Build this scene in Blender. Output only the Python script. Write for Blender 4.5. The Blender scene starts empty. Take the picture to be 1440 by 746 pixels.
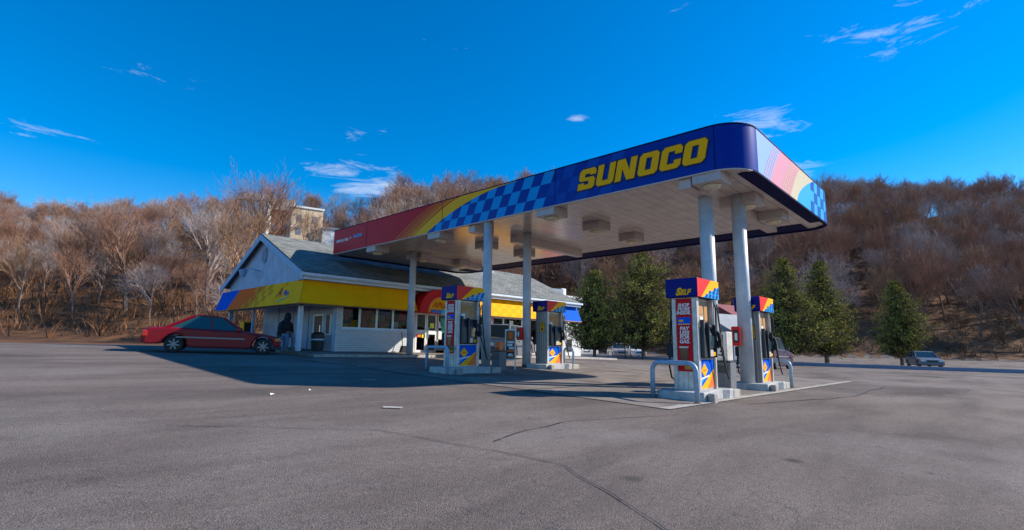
import bpy, bmesh, math, random
from mathutils import Vector, Matrix, noise
R_ = math.radians
C = bpy.context.scene.collection
scene = bpy.context.scene
rnd = random.Random(7)

# ------------------------------------------------------------------ camera
cam = bpy.data.cameras.new('camera'); camo = bpy.data.objects.new('camera', cam); C.objects.link(camo)
scene.camera = camo
PITCH, ROLL, YAW = R_(8.817), R_(.688), R_(47.08)
Fv = Vector((math.sin(YAW)*math.cos(PITCH), math.cos(YAW)*math.cos(PITCH), math.sin(PITCH)))
Rv0 = Vector((math.cos(YAW), -math.sin(YAW), 0)); Uv0 = Rv0.cross(Fv)
Rv = Rv0*math.cos(ROLL) + Uv0*math.sin(ROLL); Uv = Uv0*math.cos(ROLL) - Rv0*math.sin(ROLL)
camo.matrix_world = Matrix(((Rv.x, Uv.x, -Fv.x, 0), (Rv.y, Uv.y, -Fv.y, 0), (Rv.z, Uv.z, -Fv.z, .98), (0, 0, 0, 1)))
cam.sensor_fit = 'HORIZONTAL'; cam.sensor_width = 36; cam.lens = 36*723.9/1440; cam.shift_x = -3/1440
cam.clip_start = .05; cam.clip_end = 3000

# ------------------------------------------------------------------ light
SUN = Vector((.800, -.598, .0)).normalized(); EL = R_(31.5)
sun_dir = Vector((SUN.x*math.cos(EL), SUN.y*math.cos(EL), math.sin(EL)))
sl = bpy.data.lights.new('sun', 'SUN'); sl.energy = 5.0; sl.angle = R_(.5); sl.color = (1, .93, .82)
so = bpy.data.objects.new('sun', sl); C.objects.link(so); so.location = (40, -30, 40)
so.rotation_euler = (-sun_dir).to_track_quat('-Z', 'Y').to_euler()
w = bpy.data.worlds.new('World'); scene.world = w; w.use_nodes = True
nt = w.node_tree; nd = nt.nodes; lk = nt.links; nd.clear()
out = nd.new('ShaderNodeOutputWorld'); bg = nd.new('ShaderNodeBackground'); bg.inputs[1].default_value = .115
sky = nd.new('ShaderNodeTexSky'); sky.sky_type = 'NISHITA'; sky.sun_disc = False
sky.sun_elevation = EL; sky.sun_rotation = math.atan2(SUN.x, SUN.y)
sky.air_density = 1.0; sky.dust_density = .1; sky.ozone_density = 3.5
hs = nd.new('ShaderNodeHueSaturation'); hs.inputs['Saturation'].default_value = 1.5; hs.inputs['Hue'].default_value = .5035
hs.inputs['Value'].default_value = 1.2
lk.new(sky.outputs[0], hs.inputs['Color'])
tc = nd.new('ShaderNodeTexCoord')
# wispy clouds: stretched noise limited to the parts of the sky where the clouds stand
mp = nd.new('ShaderNodeMapping'); mp.inputs['Scale'].default_value = (5, 5, 22)
mp.inputs['Rotation'].default_value = (R_(10), R_(14), 0)
lk.new(tc.outputs['Generated'], mp.inputs[0])
nz = nd.new('ShaderNodeTexNoise'); nz.inputs['Scale'].default_value = 1.6; nz.inputs['Detail'].default_value = 9
nz.inputs['Roughness'].default_value = .70; nz.inputs['Distortion'].default_value = 1.1
lk.new(mp.outputs[0], nz.inputs['Vector'])
def mth(op, a, b=None, clamp=False):
    n = nd.new('ShaderNodeMath'); n.operation = op; n.use_clamp = clamp
    for i, v in enumerate((a, b)):
        if v is None: continue
        if isinstance(v, (int, float)): n.inputs[i].default_value = v
        else: lk.new(v, n.inputs[i])
    return n.outputs[0]
sx = nd.new('ShaderNodeSeparateXYZ'); lk.new(tc.outputs['Generated'], sx.inputs[0])
az = mth('ARCTAN2', sx.outputs[0], sx.outputs[1]); el = mth('ARCSINE', sx.outputs[2])
# (azimuth deg, elevation deg, half widths deg, strength)
CL = [(31.5, 16.4, 7.5, 2.0, .95), (26.5, 17.6, 5.5, 1.7, .80), (30, 18.6, 6, 1.3, .66), (28.5, 21.6, 2.2, 1.0, .72), (54.2, 24.6, 1.6, .5, .95), (56.6, 20.2, 1.7, .55, 1.0),
      (75, 17.2, 6, 1.1, 1.0), (73.5, 22.0, 6, 2.4, .85), (31.8, 22.4, 1.2, .8, .4), (64.0, 21.8, 2.2, .8, .35),
      (12, 24, 9, 2.0, .5), (86, 27, 9, 3.2, .7), (66, 34, 9, 1.8, .4), (40, 31.5, 6, 1.2, .3), (2, 17, 7, 1.4, .5)]
acc = None
for a, e, wa, we, s in CL:
    da = mth('DIVIDE', mth('SUBTRACT', az, R_(a)), R_(wa)); de = mth('DIVIDE', mth('SUBTRACT', el, R_(e)), R_(we))
    d2 = mth('ADD', mth('MULTIPLY', da, da), mth('MULTIPLY', de, de))
    g1 = mth('MULTIPLY', mth('POWER', 2.718, mth('MULTIPLY', d2, -1.0)), s)
    acc = g1 if acc is None else mth('MAXIMUM', acc, g1)
cl = mth('SUBTRACT', mth('ADD', mth('MULTIPLY', nz.outputs['Fac'], 2.1), mth('MULTIPLY', acc, .85)), 1.55)
cl = mth('MULTIPLY', cl, 1.25, True)
mx = nd.new('ShaderNodeMix'); mx.data_type = 'RGBA'
lk.new(mth('MULTIPLY', cl, .78), mx.inputs[0]); lk.new(hs.outputs[0], mx.inputs[6]); mx.inputs[7].default_value = (6.0, 6.3, 6.8, 1)
lk.new(mx.outputs[2], bg.inputs[0]); lk.new(bg.outputs[0], out.inputs[0])
scene.view_settings.view_transform = 'Standard'; scene.view_settings.look = 'None'
scene.view_settings.exposure = 0.5; scene.view_settings.gamma = 1
scene.render.engine = 'CYCLES'

# ------------------------------------------------------------------ materials
M = {}
def mat(name, col, rough=.6, metal=0, spec=.5, var=0, vscale=6, bump=0, bscale=40, col2=None, emis=None, coat=0, detail=5):
    m = bpy.data.materials.new(name); m.use_nodes = True; n = m.node_tree.nodes; l = m.node_tree.links
    b = n['Principled BSDF']; b.inputs['Base Color'].default_value = (*col, 1); b.inputs['Roughness'].default_value = rough
    b.inputs['Metallic'].default_value = metal; b.inputs['Specular IOR Level'].default_value = spec; b.inputs['Coat Weight'].default_value = coat
    b.inputs['Coat Roughness'].default_value = .06
    if emis: b.inputs['Emission Color'].default_value = (*emis[:3], 1); b.inputs['Emission Strength'].default_value = emis[3]
    t = n.new('ShaderNodeTexCoord')
    if var or col2:
        z = n.new('ShaderNodeTexNoise'); z.inputs['Scale'].default_value = vscale; z.inputs['Detail'].default_value = detail; z.inputs['Roughness'].default_value = .65
        l.new(t.outputs['Object'], z.inputs['Vector'])
        r = n.new('ShaderNodeValToRGB'); r.color_ramp.elements[0].position = .32; r.color_ramp.elements[1].position = .68
        c2 = col2 or tuple(c*(1-var) for c in col)
        r.color_ramp.elements[0].color = (*c2, 1); r.color_ramp.elements[1].color = (*(col if col2 else tuple(min(1, c*(1+var*.6)) for c in col)), 1)
        l.new(z.outputs['Fac'], r.inputs[0]); l.new(r.outputs[0], b.inputs['Base Color'])
    if bump:
        z2 = n.new('ShaderNodeTexNoise'); z2.inputs['Scale'].default_value = bscale; z2.inputs['Detail'].default_value = 4
        l.new(t.outputs['Object'], z2.inputs['Vector'])
        bp = n.new('ShaderNodeBump'); bp.inputs['Strength'].default_value = bump; bp.inputs['Distance'].default_value = .02
        l.new(z2.outputs['Fac'], bp.inputs['Height']); l.new(bp.outputs[0], b.inputs['Normal'])
    M[name] = m; return m
def stripes(name, axis, period, duty, col, dark, bump=.6, rough=.5, spec=.5, metal=0):
    m = mat(name, col, rough, metal, spec); n = m.node_tree.nodes; l = m.node_tree.links; b = n['Principled BSDF']
    t = n.new('ShaderNodeTexCoord'); s = n.new('ShaderNodeSeparateXYZ'); l.new(t.outputs['Object'], s.inputs[0])
    a = n.new('ShaderNodeMath'); a.operation = 'DIVIDE'; l.new(s.outputs[axis], a.inputs[0]); a.inputs[1].default_value = period
    f = n.new('ShaderNodeMath'); f.operation = 'FRACT'; l.new(a.outputs[0], f.inputs[0])
    g = n.new('ShaderNodeMath'); g.operation = 'GREATER_THAN'; l.new(f.outputs[0], g.inputs[0]); g.inputs[1].default_value = 1-duty
    z = n.new('ShaderNodeTexNoise'); z.inputs['Scale'].default_value = 2.2; z.inputs['Detail'].default_value = 6; l.new(t.outputs['Object'], z.inputs[0])
    r = n.new('ShaderNodeValToRGB'); r.color_ramp.elements[0].color = (*(c*.8 for c in col), 1); r.color_ramp.elements[1].color = (*(min(1, c*1.12) for c in col), 1)
    r.color_ramp.elements[0].position = .3; r.color_ramp.elements[1].position = .7
    l.new(z.outputs['Fac'], r.inputs[0])
    k = n.new('ShaderNodeMix'); k.data_type = 'RGBA'; l.new(g.outputs[0], k.inputs[0]); l.new(r.outputs[0], k.inputs[6]); k.inputs[7].default_value = (*dark, 1)
    l.new(k.outputs[2], b.inputs['Base Color'])
    bp = n.new('ShaderNodeBump'); bp.inputs['Strength'].default_value = bump; bp.inputs['Distance'].default_value = .02; bp.invert = True
    l.new(g.outputs[0], bp.inputs['Height']); l.new(bp.outputs[0], b.inputs['Normal'])
    return m
mat('asphalt', (.15, .13, .13), .92, 0, .12, bump=.6, bscale=110)
def asphalt_nodes():
    m = M['asphalt']; n = m.node_tree.nodes; l = m.node_tree.links; b = n['Principled BSDF']
    t = n.new('ShaderNodeTexCoord')
    def nz(sc, det, ro=.6, dist=0, vec=None):
        z = n.new('ShaderNodeTexNoise'); z.inputs['Scale'].default_value = sc; z.inputs['Detail'].default_value = det
        z.inputs['Roughness'].default_value = ro; z.inputs['Distortion'].default_value = dist; l.new(vec or t.outputs['Object'], z.inputs[0]); return z.outputs['Fac']
    def mixc(f, a, c, bl='MIX'):
        k = n.new('ShaderNodeMix'); k.data_type = 'RGBA'; k.blend_type = bl
        for i, v in ((0, f), (6, a), (7, c)):
            if isinstance(v, tuple): k.inputs[i].default_value = (*v, 1)
            elif isinstance(v, float): k.inputs[i].default_value = v
            else: l.new(v, k.inputs[i])
        return k.outputs[2]
    def ramp(v, p0, p1):
        r = n.new('ShaderNodeMapRange'); r.inputs[1].default_value = p0; r.inputs[2].default_value = p1; l.new(v, r.inputs[0]); return r.outputs[0]
    mp = n.new('ShaderNodeMapping'); mp.inputs['Scale'].default_value = (.45, 1.6, 1); mp.inputs['Rotation'].default_value = (0, 0, R_(40)); l.new(t.outputs['Object'], mp.inputs[0])
    c = mixc(ramp(nz(.5, 6, .6, .4, mp.outputs[0]), .35, .65), (.128, .104, .092), (.235, .190, .165))
    c = mixc(ramp(nz(.23, 4), .5, .7), c, (.26, .225, .20))
    c = mixc(ramp(nz(75, 3, .85), .35, .65), mixc(1.0, c, (.55, .55, .56), 'MULTIPLY'), mixc(1.0, c, (1.42, 1.42, 1.42), 'MULTIPLY'))
    c = mixc(ramp(nz(14, 5, .8), .36, .62), mixc(1.0, c, (.80, .80, .81), 'MULTIPLY'), c)
    sp = n.new('ShaderNodeTexVoronoi'); sp.inputs['Scale'].default_value = .55; l.new(t.outputs['Object'], sp.inputs[0])
    c = mixc(ramp(sp.outputs['Distance'], .07, .02), c, (.07, .06, .058))
    pv = n.new('ShaderNodeTexVoronoi'); pv.inputs['Scale'].default_value = .16; pv.distance = 'CHEBYCHEV'; l.new(t.outputs['Object'], pv.inputs[0]); pr_ = n.new('ShaderNodeSeparateColor'); l.new(pv.outputs['Color'], pr_.inputs[0])
    c = mixc(ramp(pr_.outputs[0], .78, .80), c, mixc(1.0, c, (.80, .80, .82), 'MULTIPLY'))
    c = mixc(ramp(nz(5.0, 7, .75), .62, .72), c, (.055, .048, .055))
    # fine cracks
    v = n.new('ShaderNodeTexVoronoi'); v.feature = 'DISTANCE_TO_EDGE'; v.inputs['Scale'].default_value = .42
    ad = n.new('ShaderNodeVectorMath'); ad.operation = 'ADD'
    zz = n.new('ShaderNodeTexNoise'); zz.inputs['Scale'].default_value = 1.3; zz.inputs['Detail'].default_value = 6; l.new(t.outputs['Object'], zz.inputs[0])
    l.new(zz.outputs['Color'], ad.inputs[0]); l.new(t.outputs['Object'], ad.inputs[1]); l.new(ad.outputs[0], v.inputs[0])
    cr = n.new('ShaderNodeMath'); cr.operation = 'LESS_THAN'; cr.inputs[1].default_value = .0013; l.new(v.outputs[0], cr.inputs[0])
    c = mixc(cr.outputs[0], c, (.10, .09, .088))
    l.new(c, b.inputs['Base Color'])
asphalt_nodes()
mat('concrete', (.225, .19, .165), .9, 0, .2, var=.42, vscale=1.3, bump=.5, bscale=60, detail=9)
mat('kerb', (.40, .37, .33), .85, 0, .2, var=.3, vscale=5, bump=.4, bscale=40)
mat('plinth', (.42, .42, .42), .8, 0, .3, var=.25, vscale=6, bump=.3)
mat('rust', (.22, .10, .06), .9, var=.4, vscale=9)
mat('hill', (.22, .105, .05), .95, 0, .1, col2=(.06, .038, .03), vscale=.35, bump=1, bscale=2, detail=8)
mat('soil', (.20, .14, .09), .95, 0, .1, var=.4, vscale=3, bump=.6)
mat('fascia_blue', (.001, .012, .26), .3, 0, .15, coat=.3); M['fascia_blue'].node_tree.nodes['Principled BSDF'].inputs['Coat Roughness'].default_value = .13
mat('topper_blue', (.001, .010, .17), .4, 0, .1)
mat('fascia_navy', (.004, .008, .06), .8, 0, .1)
mat('fascia_red', (.55, .008, .012), .4, 0, .12)
mat('fascia_yellow', (.90, .42, .003), .4, 0, .12)
mat('fascia_sky', (.0, .28, .68), .4, 0, .12)
mat('fascia_sky_deep', (.002, .06, .36), .4, 0, .12)
mat('letter_yellow', (.95, .44, .003), .5, 0, .1)
mat('letter_edge', (.004, .006, .05), .5)
mat('panel_blue_glare', (.42, .50, .80), .25, coat=.5)  # fascia blue on the sunny end, sun glare put into the colour
mat('panel_red_glare', (.88, .26, .18), .3, coat=.3)  # fascia red paled by sun glare mixed into the colour
mat('panel_yellow_glare', (.90, .60, .08), .25, coat=.4)  # fascia yellow, lightened in colour to carry the sun glare
mat('panel_cyan', (.0, .36, .72), .35, 0, .3)
stripes('soffit', 1, .30, .07, (.56, .48, .43), (.27, .23, .20), bump=.5, rough=.20, spec=.6)
mat('beam', (.50, .42, .39), .4, spec=.5, var=.12, vscale=3)
mat('column', (.50, .52, .56), .38, 0, .5, var=.24, vscale=1.6)
mat('column_base', (.03, .032, .045), .6, var=.3)
mat('housing', (.44, .37, .36), .5, var=.15, vscale=8)
mat('lens', (.62, .52, .36), .12, 0, .6, var=.2, vscale=12)
mat('rail', (.30, .42, .54), .45, .05, .5, var=.25, vscale=10)
stripes('siding', 1, .2, .1, (.36, .46, .62), (.16, .22, .34), bump=.9, rough=.6)
mat('trim', (.55, .63, .72), .5, var=.1, vscale=4)
mat('trim_blue', (.22, .36, .55), .5, var=.12, vscale=4)
mat('white', (.8, .8, .78), .5, var=.06, vscale=4)
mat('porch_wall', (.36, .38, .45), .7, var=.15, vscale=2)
mat('awning_yellow', (.95, .44, .003), .7, 0, .08, var=.08, vscale=2)
mat('awning_gold', (.86, .36, .005), .7, 0, .08)
mat('awning_amber', (.66, .28, .01), .7, 0, .08)
mat('awning_orange', (.85, .13, .01), .7, 0, .08)
mat('awning_blue', (.0, .10, .60), .7, 0, .05)
mat('awning_purple', (.12, .05, .30), .55)
mat('sign_red', (.60, .008, .01), .5, 0, .15)
mat('red', (.75, .02, .012), .4, 0, .2)
mat('orange', (.85, .15, .01), .5)
mat('green', (.01, .32, .15), .5)
mat('lime', (.75, .8, .01), .5)
mat('paper', (.78, .78, .74), .6, var=.05)
mat('pink', (.75, .25, .30), .5)
mat('cyan', (.02, .45, .70), .5)
mat('teal', (.03, .22, .30), .5, var=.2)
mat('black', (.012, .012, .015), .45)
mat('rubber', (.018, .018, .02), .75, var=.2, vscale=20)
mat('dark_metal', (.035, .04, .05), .35, .3)
mat('steel', (.60, .55, .50), .4, .15, var=.28, vscale=5)
mat('steel_dark', (.27, .24, .22), .45, .15)
mat('bin_grey', (.13, .135, .15), .6, var=.2, vscale=8)
mat('poster_red', (.55, .008, .015), .5, 0, .12)
mat('skin', (.40, .22, .15), .6)
mat('coat', (.012, .013, .02), .85, bump=.5, bscale=20)
mat('denim', (.16, .22, .33), .85, bump=.3, bscale=60)
mat('hair', (.05, .03, .02), .7)
mat('bun', (.48, .22, .05), .6, var=.2, vscale=20)
mat('cola', (.05, .012, .008), .2)
mat('brick', (.74, .56, .37), .85, var=.15, vscale=1.2)
mat('brick_far', (.30, .15, .09), .85, var=.3, vscale=1.2)
mat('roof_red', (.22, .035, .04), .7, var=.3, vscale=1)
mat('roof_grey', (.30, .31, .33), .8, var=.2, vscale=1)
mat('house_dark', (.05, .05, .07), .8, var=.3)
mat('house_slate', (.20, .24, .32), .8, var=.2)
mat('merch_red', (.5, .04, .05), .5); mat('merch_blue', (.04, .1, .4), .5); mat('merch_tan', (.42, .27, .17), .5, var=.4, vscale=8)
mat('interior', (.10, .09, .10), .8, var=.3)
mat('leaf_litter', (.26, .11, .04), .9)
def glass_mat(name, tint, op):
    m = bpy.data.materials.new(name); m.use_nodes = True; n = m.node_tree.nodes; l = m.node_tree.links
    for x in list(n):
        if x.type != 'OUTPUT_MATERIAL': n.remove(x)
    o = n['Material Output']; g = n.new('ShaderNodeBsdfGlossy'); g.inputs['Roughness'].default_value = .03; g.inputs['Color'].default_value = (.07, .08, .09, 1)
    t = n.new('ShaderNodeBsdfTransparent'); t.inputs[0].default_value = (*tint, 1)
    fr = n.new('ShaderNodeFresnel'); fr.inputs[0].default_value = 1.5
    ad = n.new('ShaderNodeMath'); ad.operation = 'ADD'; ad.use_clamp = True; l.new(fr.outputs[0], ad.inputs[0]); ad.inputs[1].default_value = op
    k = n.new('ShaderNodeMixShader'); l.new(ad.outputs[0], k.inputs[0]); l.new(t.outputs[0], k.inputs[1]); l.new(g.outputs[0], k.inputs[2]); l.new(k.outputs[0], o.inputs[0])
    M[name] = m
glass_mat('glass', (.8, .82, .84), .01)
mat('car_glass', (.03, .06, .07), .05, 0, .8)
mat('car_glass_teal', (.02, .07, .08), .06, 0, .6)
mat('wheel_cover', (.28, .29, .31), .35, .3)
mat('chrome', (.7, .7, .72), .2, .9)
mat('lamp_red', (.6, .02, .01), .2, coat=.6)
mat('lamp_amber', (.75, .2, .02), .2, coat=.6)
mat('lamp_clear', (.75, .75, .72), .15, coat=.6)
def paint(name, col): mat(name, col, .35, .1, .35, coat=.25)
paint('paint_red', (.24, .003, .012)); paint('paint_silver', (.17, .175, .19)); paint('paint_maroon', (.06, .045, .085))
paint('paint_white', (.8, .8, .78)); paint('paint_navy', (.02, .03, .09)); paint('paint_mauve', (.42, .36, .37)); paint('paint_blue', (.1, .16, .3)); paint('paint_tan', (.42, .36, .28))
# shingles
m = mat('shingle', (.25, .255, .235), .9, 0, .15, bump=.8, bscale=25)
n = m.node_tree.nodes; l = m.node_tree.links; b = n['Principled BSDF']
t = n.new('ShaderNodeTexCoord'); br = n.new('ShaderNodeTexBrick'); br.inputs['Scale'].default_value = 1; br.inputs['Brick Width'].default_value = .32
br.inputs['Row Height'].default_value = .15; br.inputs['Mortar Size'].default_value = .012; br.inputs['Color1'].default_value = (.20, .205, .185, 1)
br.inputs['Color2'].default_value = (.33, .33, .30, 1); br.inputs['Mortar'].default_value = (.11, .11, .10, 1); br.inputs['Bias'].default_value = 0
l.new(t.outputs['Object'], br.inputs[0]); zz = n.new('ShaderNodeTexNoise'); zz.inputs['Scale'].default_value = 1.1; zz.inputs['Detail'].default_value = 8
l.new(t.outputs['Object'], zz.inputs[0]); k = n.new('ShaderNodeMix'); k.data_type = 'RGBA'; k.blend_type = 'MULTIPLY'; k.inputs[0].default_value = .8
rr = n.new('ShaderNodeValToRGB'); rr.color_ramp.elements[0].position = .3; rr.color_ramp.elements[0].color = (.55, .55, .55, 1); rr.color_ramp.elements[1].position = .7
l.new(zz.outputs[0], rr.inputs[0]); l.new(br.outputs[0], k.inputs[6]); l.new(rr.outputs[0], k.inputs[7]); l.new(k.outputs[2], b.inputs['Base Color'])
# painted brick (object XZ)
m = mat('painted_brick', (.60, .61, .60), .8, 0, .2, bump=0)
n = m.node_tree.nodes; l = m.node_tree.links; b = n['Principled BSDF']
t = n.new('ShaderNodeTexCoord'); sp = n.new('ShaderNodeSeparateXYZ'); cb = n.new('ShaderNodeCombineXYZ'); l.new(t.outputs['Object'], sp.inputs[0])
l.new(sp.outputs[0], cb.inputs[0]); l.new(sp.outputs[2], cb.inputs[1])
br = n.new('ShaderNodeTexBrick'); br.inputs['Scale'].default_value = 1; br.inputs['Brick Width'].default_value = .22; br.inputs['Row Height'].default_value = .08
br.inputs['Mortar Size'].default_value = .008; br.inputs['Color1'].default_value = (.60, .60, .59, 1); br.inputs['Color2'].default_value = (.68, .68, .66, 1); br.inputs['Mortar'].default_value = (.38, .40, .44, 1)
l.new(cb.outputs[0], br.inputs[0]); l.new(br.outputs[0], b.inputs['Base Color'])
bp = n.new('ShaderNodeBump'); bp.inputs['Strength'].default_value = .5; bp.inputs['Distance'].default_value = .01; bp.invert = True; l.new(br.outputs[1], bp.inputs[2]); l.new(bp.outputs[0], b.inputs['Normal'])
# bark, twigs, needles
mat('bark', (.20, .15, .13), .9, 0, .1, var=.4, vscale=3)
mat('twig', (.30, .165, .115), .9, 0, .1, var=.35, vscale=.3)
mat('twig_grey', (.38, .31, .29), .9, 0, .1, var=.3, vscale=.3)
mat('twig_near', (.34, .20, .12), .9, 0, .1, var=.3, vscale=.3)
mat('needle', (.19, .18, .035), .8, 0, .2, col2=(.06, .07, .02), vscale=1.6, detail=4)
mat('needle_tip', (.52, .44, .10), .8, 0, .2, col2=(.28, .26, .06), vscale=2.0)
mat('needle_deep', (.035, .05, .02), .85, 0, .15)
mat('brush', (.13, .08, .055), .95, 0, .1, var=.4, vscale=2)

# ------------------------------------------------------------------ helpers
class MB:
    def __init__(s): s.v = []; s.f = []; s.m = []; s.k = 0
    def mat(s, k): s.k = k; return s
    def add(s, vs, fs, M4=None):
        o = len(s.v)
        s.v += [tuple(M4 @ Vector(v)) if M4 else tuple(v) for v in vs]
        for f in fs: s.f.append([o+i for i in f]); s.m.append(s.k)
        return s
    def box(s, x0, x1, y0, y1, z0, z1, M4=None):
        vs = [(x, y, z) for z in (z0, z1) for y in (y0, y1) for x in (x0, x1)]
        return s.add(vs, [(0, 2, 3, 1), (4, 5, 7, 6), (0, 1, 5, 4), (1, 3, 7, 5), (3, 2, 6, 7), (2, 0, 4, 6)], M4)
    def prism(s, pts, axis, a, b, M4=None):      # polygon pts (2D) extruded along axis from a to b
        n = len(pts)
        def P(p, c): return {0: (c, p[0], p[1]), 1: (p[0], c, p[1]), 2: (p[0], p[1], c)}[axis]
        vs = [P(p, a) for p in pts]+[P(p, b) for p in pts]
        return s.add(vs, [tuple(range(n-1, -1, -1)), tuple(range(n, 2*n))]+[(i, (i+1) % n, n+(i+1) % n, n+i) for i in range(n)], M4)
    def lathe(s, c, prof, n=16, M4=None):        # prof = [(r,z)]
        vs = []; fs = []
        for r, z in prof:
            for i in range(n):
                a = 2*math.pi*i/n; vs.append((c[0]+r*math.cos(a), c[1]+r*math.sin(a), c[2]+z))
        for j in range(len(prof)-1):
            for i in range(n): fs.append((j*n+i, j*n+(i+1) % n, (j+1)*n+(i+1) % n, (j+1)*n+i))
        fs.append(tuple(range(n-1, -1, -1))); fs.append(tuple((len(prof)-1)*n+i for i in range(n)))
        return s.add(vs, fs, M4)
    def tube(s, pts, r, n=8, cap=True):
        pts = [Vector(p) for p in pts]; rs = r if isinstance(r, (list, tuple)) else [r]*len(pts); vs = []; fs = []
        up = Vector((0, 0, 1)); prev = None
        for i, p in enumerate(pts):
            d = (pts[min(i+1, len(pts)-1)]-pts[max(i-1, 0)]).normalized()
            if prev is None: a = d.cross(up) if abs(d.z) < .95 else d.cross(Vector((1, 0, 0)))
            else: a = prev-d*prev.dot(d)
            a.normalize(); prev = a; b = d.cross(a)
            for j in range(n):
                t = 2*math.pi*j/n; vs.append(p+(a*math.cos(t)+b*math.sin(t))*rs[i])
        for i in range(len(pts)-1):
            for j in range(n): fs.append((i*n+j, i*n+(j+1) % n, (i+1)*n+(j+1) % n, (i+1)*n+j))
        if cap: fs.append(tuple(range(n-1, -1, -1))); fs.append(tuple((len(pts)-1)*n+j for j in range(n)))
        return s.add(vs, fs)
    def build(s, name, mats, parent=None, smooth=False, local=False, bevel=0, M4=None):
        if isinstance(mats, str): mats = [mats]
        me = bpy.data.meshes.new(name)
        off = Vector((0, 0, 0)); p = parent
        if not local:
            while p is not None: off += p.location; p = p.parent
        vs = [tuple((M4 @ Vector(v) if M4 else Vector(v))-off) for v in s.v]
        me.from_pydata(vs, [], s.f)
        for k in mats: me.materials.append(M[k])
        me.polygons.foreach_set('material_index', s.m)
        if smooth: me.polygons.foreach_set('use_smooth', [True]*len(me.polygons))
        me.update()
        bm = bmesh.new(); bm.from_mesh(me); bmesh.ops.recalc_face_normals(bm, faces=bm.faces) if len(bm.faces) < 30000 else None; bm.to_mesh(me); bm.free()
        o = bpy.data.objects.new(name, me); C.objects.link(o)
        if parent is not None: o.parent = parent
        if bevel:
            b = o.modifiers.new('bevel', 'BEVEL'); b.width = bevel; b.segments = 2; b.limit_method = 'ANGLE'
        return o
def tag(o, label=None, cat=None, group=None, kind=None):
    if label: o['label'] = label
    if cat: o['category'] = cat
    if group: o['group'] = group
    if kind: o['kind'] = kind
    return o
def empty(name, loc, label=None, cat=None, group=None, rz=0):
    o = bpy.data.objects.new(name, None); C.objects.link(o); o.location = loc; o.rotation_euler = (0, 0, rz); o.empty_display_size = .2
    return tag(o, label, cat, group)
def copy_tree(o, parent=None):
    c = o.copy(); C.objects.link(c); c.parent = parent
    for ch in list(o.children): copy_tree(ch, c)
    return c
def text(name, s, size, M4, matn, parent, shear=0, depth=.003, local=False, space=1, bold=0):
    cu = bpy.data.curves.new(name, 'FONT'); cu.body = s; cu.size = size; cu.shear = shear; cu.extrude = depth; cu.align_x = 'CENTER'; cu.align_y = 'CENTER'
    cu.space_character = space; cu.offset = bold; cu.resolution_u = 3; cu.space_line = .82
    t = bpy.data.objects.new(name+'_tmp', cu); C.objects.link(t)
    dg = bpy.context.evaluated_depsgraph_get(); me = bpy.data.meshes.new_from_object(t.evaluated_get(dg)); bpy.data.objects.remove(t)
    off = Vector((0, 0, 0)); p = parent
    if not local:
        while p is not None: off += p.location; p = p.parent
    me.transform(Matrix.Translation(-off) @ M4); me.materials.clear(); me.materials.append(M[matn]); me.name = name
    o = bpy.data.objects.new(name, me); C.objects.link(o); o.parent = parent
    return o
def frame(o, xdir, up, ):          # matrix whose local x = xdir, y = up, z = outward
    x = Vector(xdir).normalized(); u = Vector(up).normalized(); z = x.cross(u)
    return Matrix(((x.x, u.x, z.x, o[0]), (x.y, u.y, z.y, o[1]), (x.z, u.z, z.z, o[2]), (0, 0, 0, 1)))
def mX(Y, z, X=0): return frame((X, Y, z), (0, -1, 0), (0, 0, 1))      # faces -X ; reading direction -Y
def mY(X, z, Y=0): return frame((X, Y, z), (1, 0, 0), (0, 0, 1))       # faces -Y ; reading direction +X

def ss(a, b, x):
    t = min(1, max(0, (x-a)/(b-a))); return t*t*(3-2*t)
def g(X, Y):
    k = .0342+(.012-.0342)*ss(18, 45, X)
    return k*min(24, max(-12, Y))-.012*min(55, max(-12, X))
def hill(X, Y):
    d = X*math.sin(YAW)+Y*math.cos(YAW); lx = X*math.cos(YAW)-Y*math.sin(YAW)
    t = ss(-34, 12, lx*100/max(d, 60))
    d0 = 50+34*t; s = .36+.16*t
    # bring the slope foot round the sides
    h = max(0, d-d0)*s
    cap = 26+20*t
    h = h if h < cap else cap+(1-math.exp(-(h-cap)/8))*8
    h *= .86+.14*ss(0, 14, h)
    if h > 0: h += min(1, h/6)*(noise.noise(Vector((X*.03, Y*.03, 1)))*4+noise.noise(Vector((X*.11, Y*.11, 5)))*1.2)
    return h
def Z(X, Y): return g(X, Y)+hill(X, Y)

# ------------------------------------------------------------------ setting
def grid(name, xs, ys, zf, matn, kind='structure'):
    b = MB(); nx = len(xs)
    b.v = [(x, y, zf(x, y)) for y in ys for x in xs]
    b.f = [(j*nx+i, j*nx+i+1, (j+1)*nx+i+1, (j+1)*nx+i) for j in range(len(ys)-1) for i in range(nx-1)]; b.m = [0]*len(b.f)
    o = b.build(name, matn, smooth=True); 
    if kind: o['kind'] = kind
    return o
def rng(a, b, st):
    n = max(1, int(round((b-a)/st))); return [a+(b-a)*i/n for i in range(n+1)]
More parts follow.
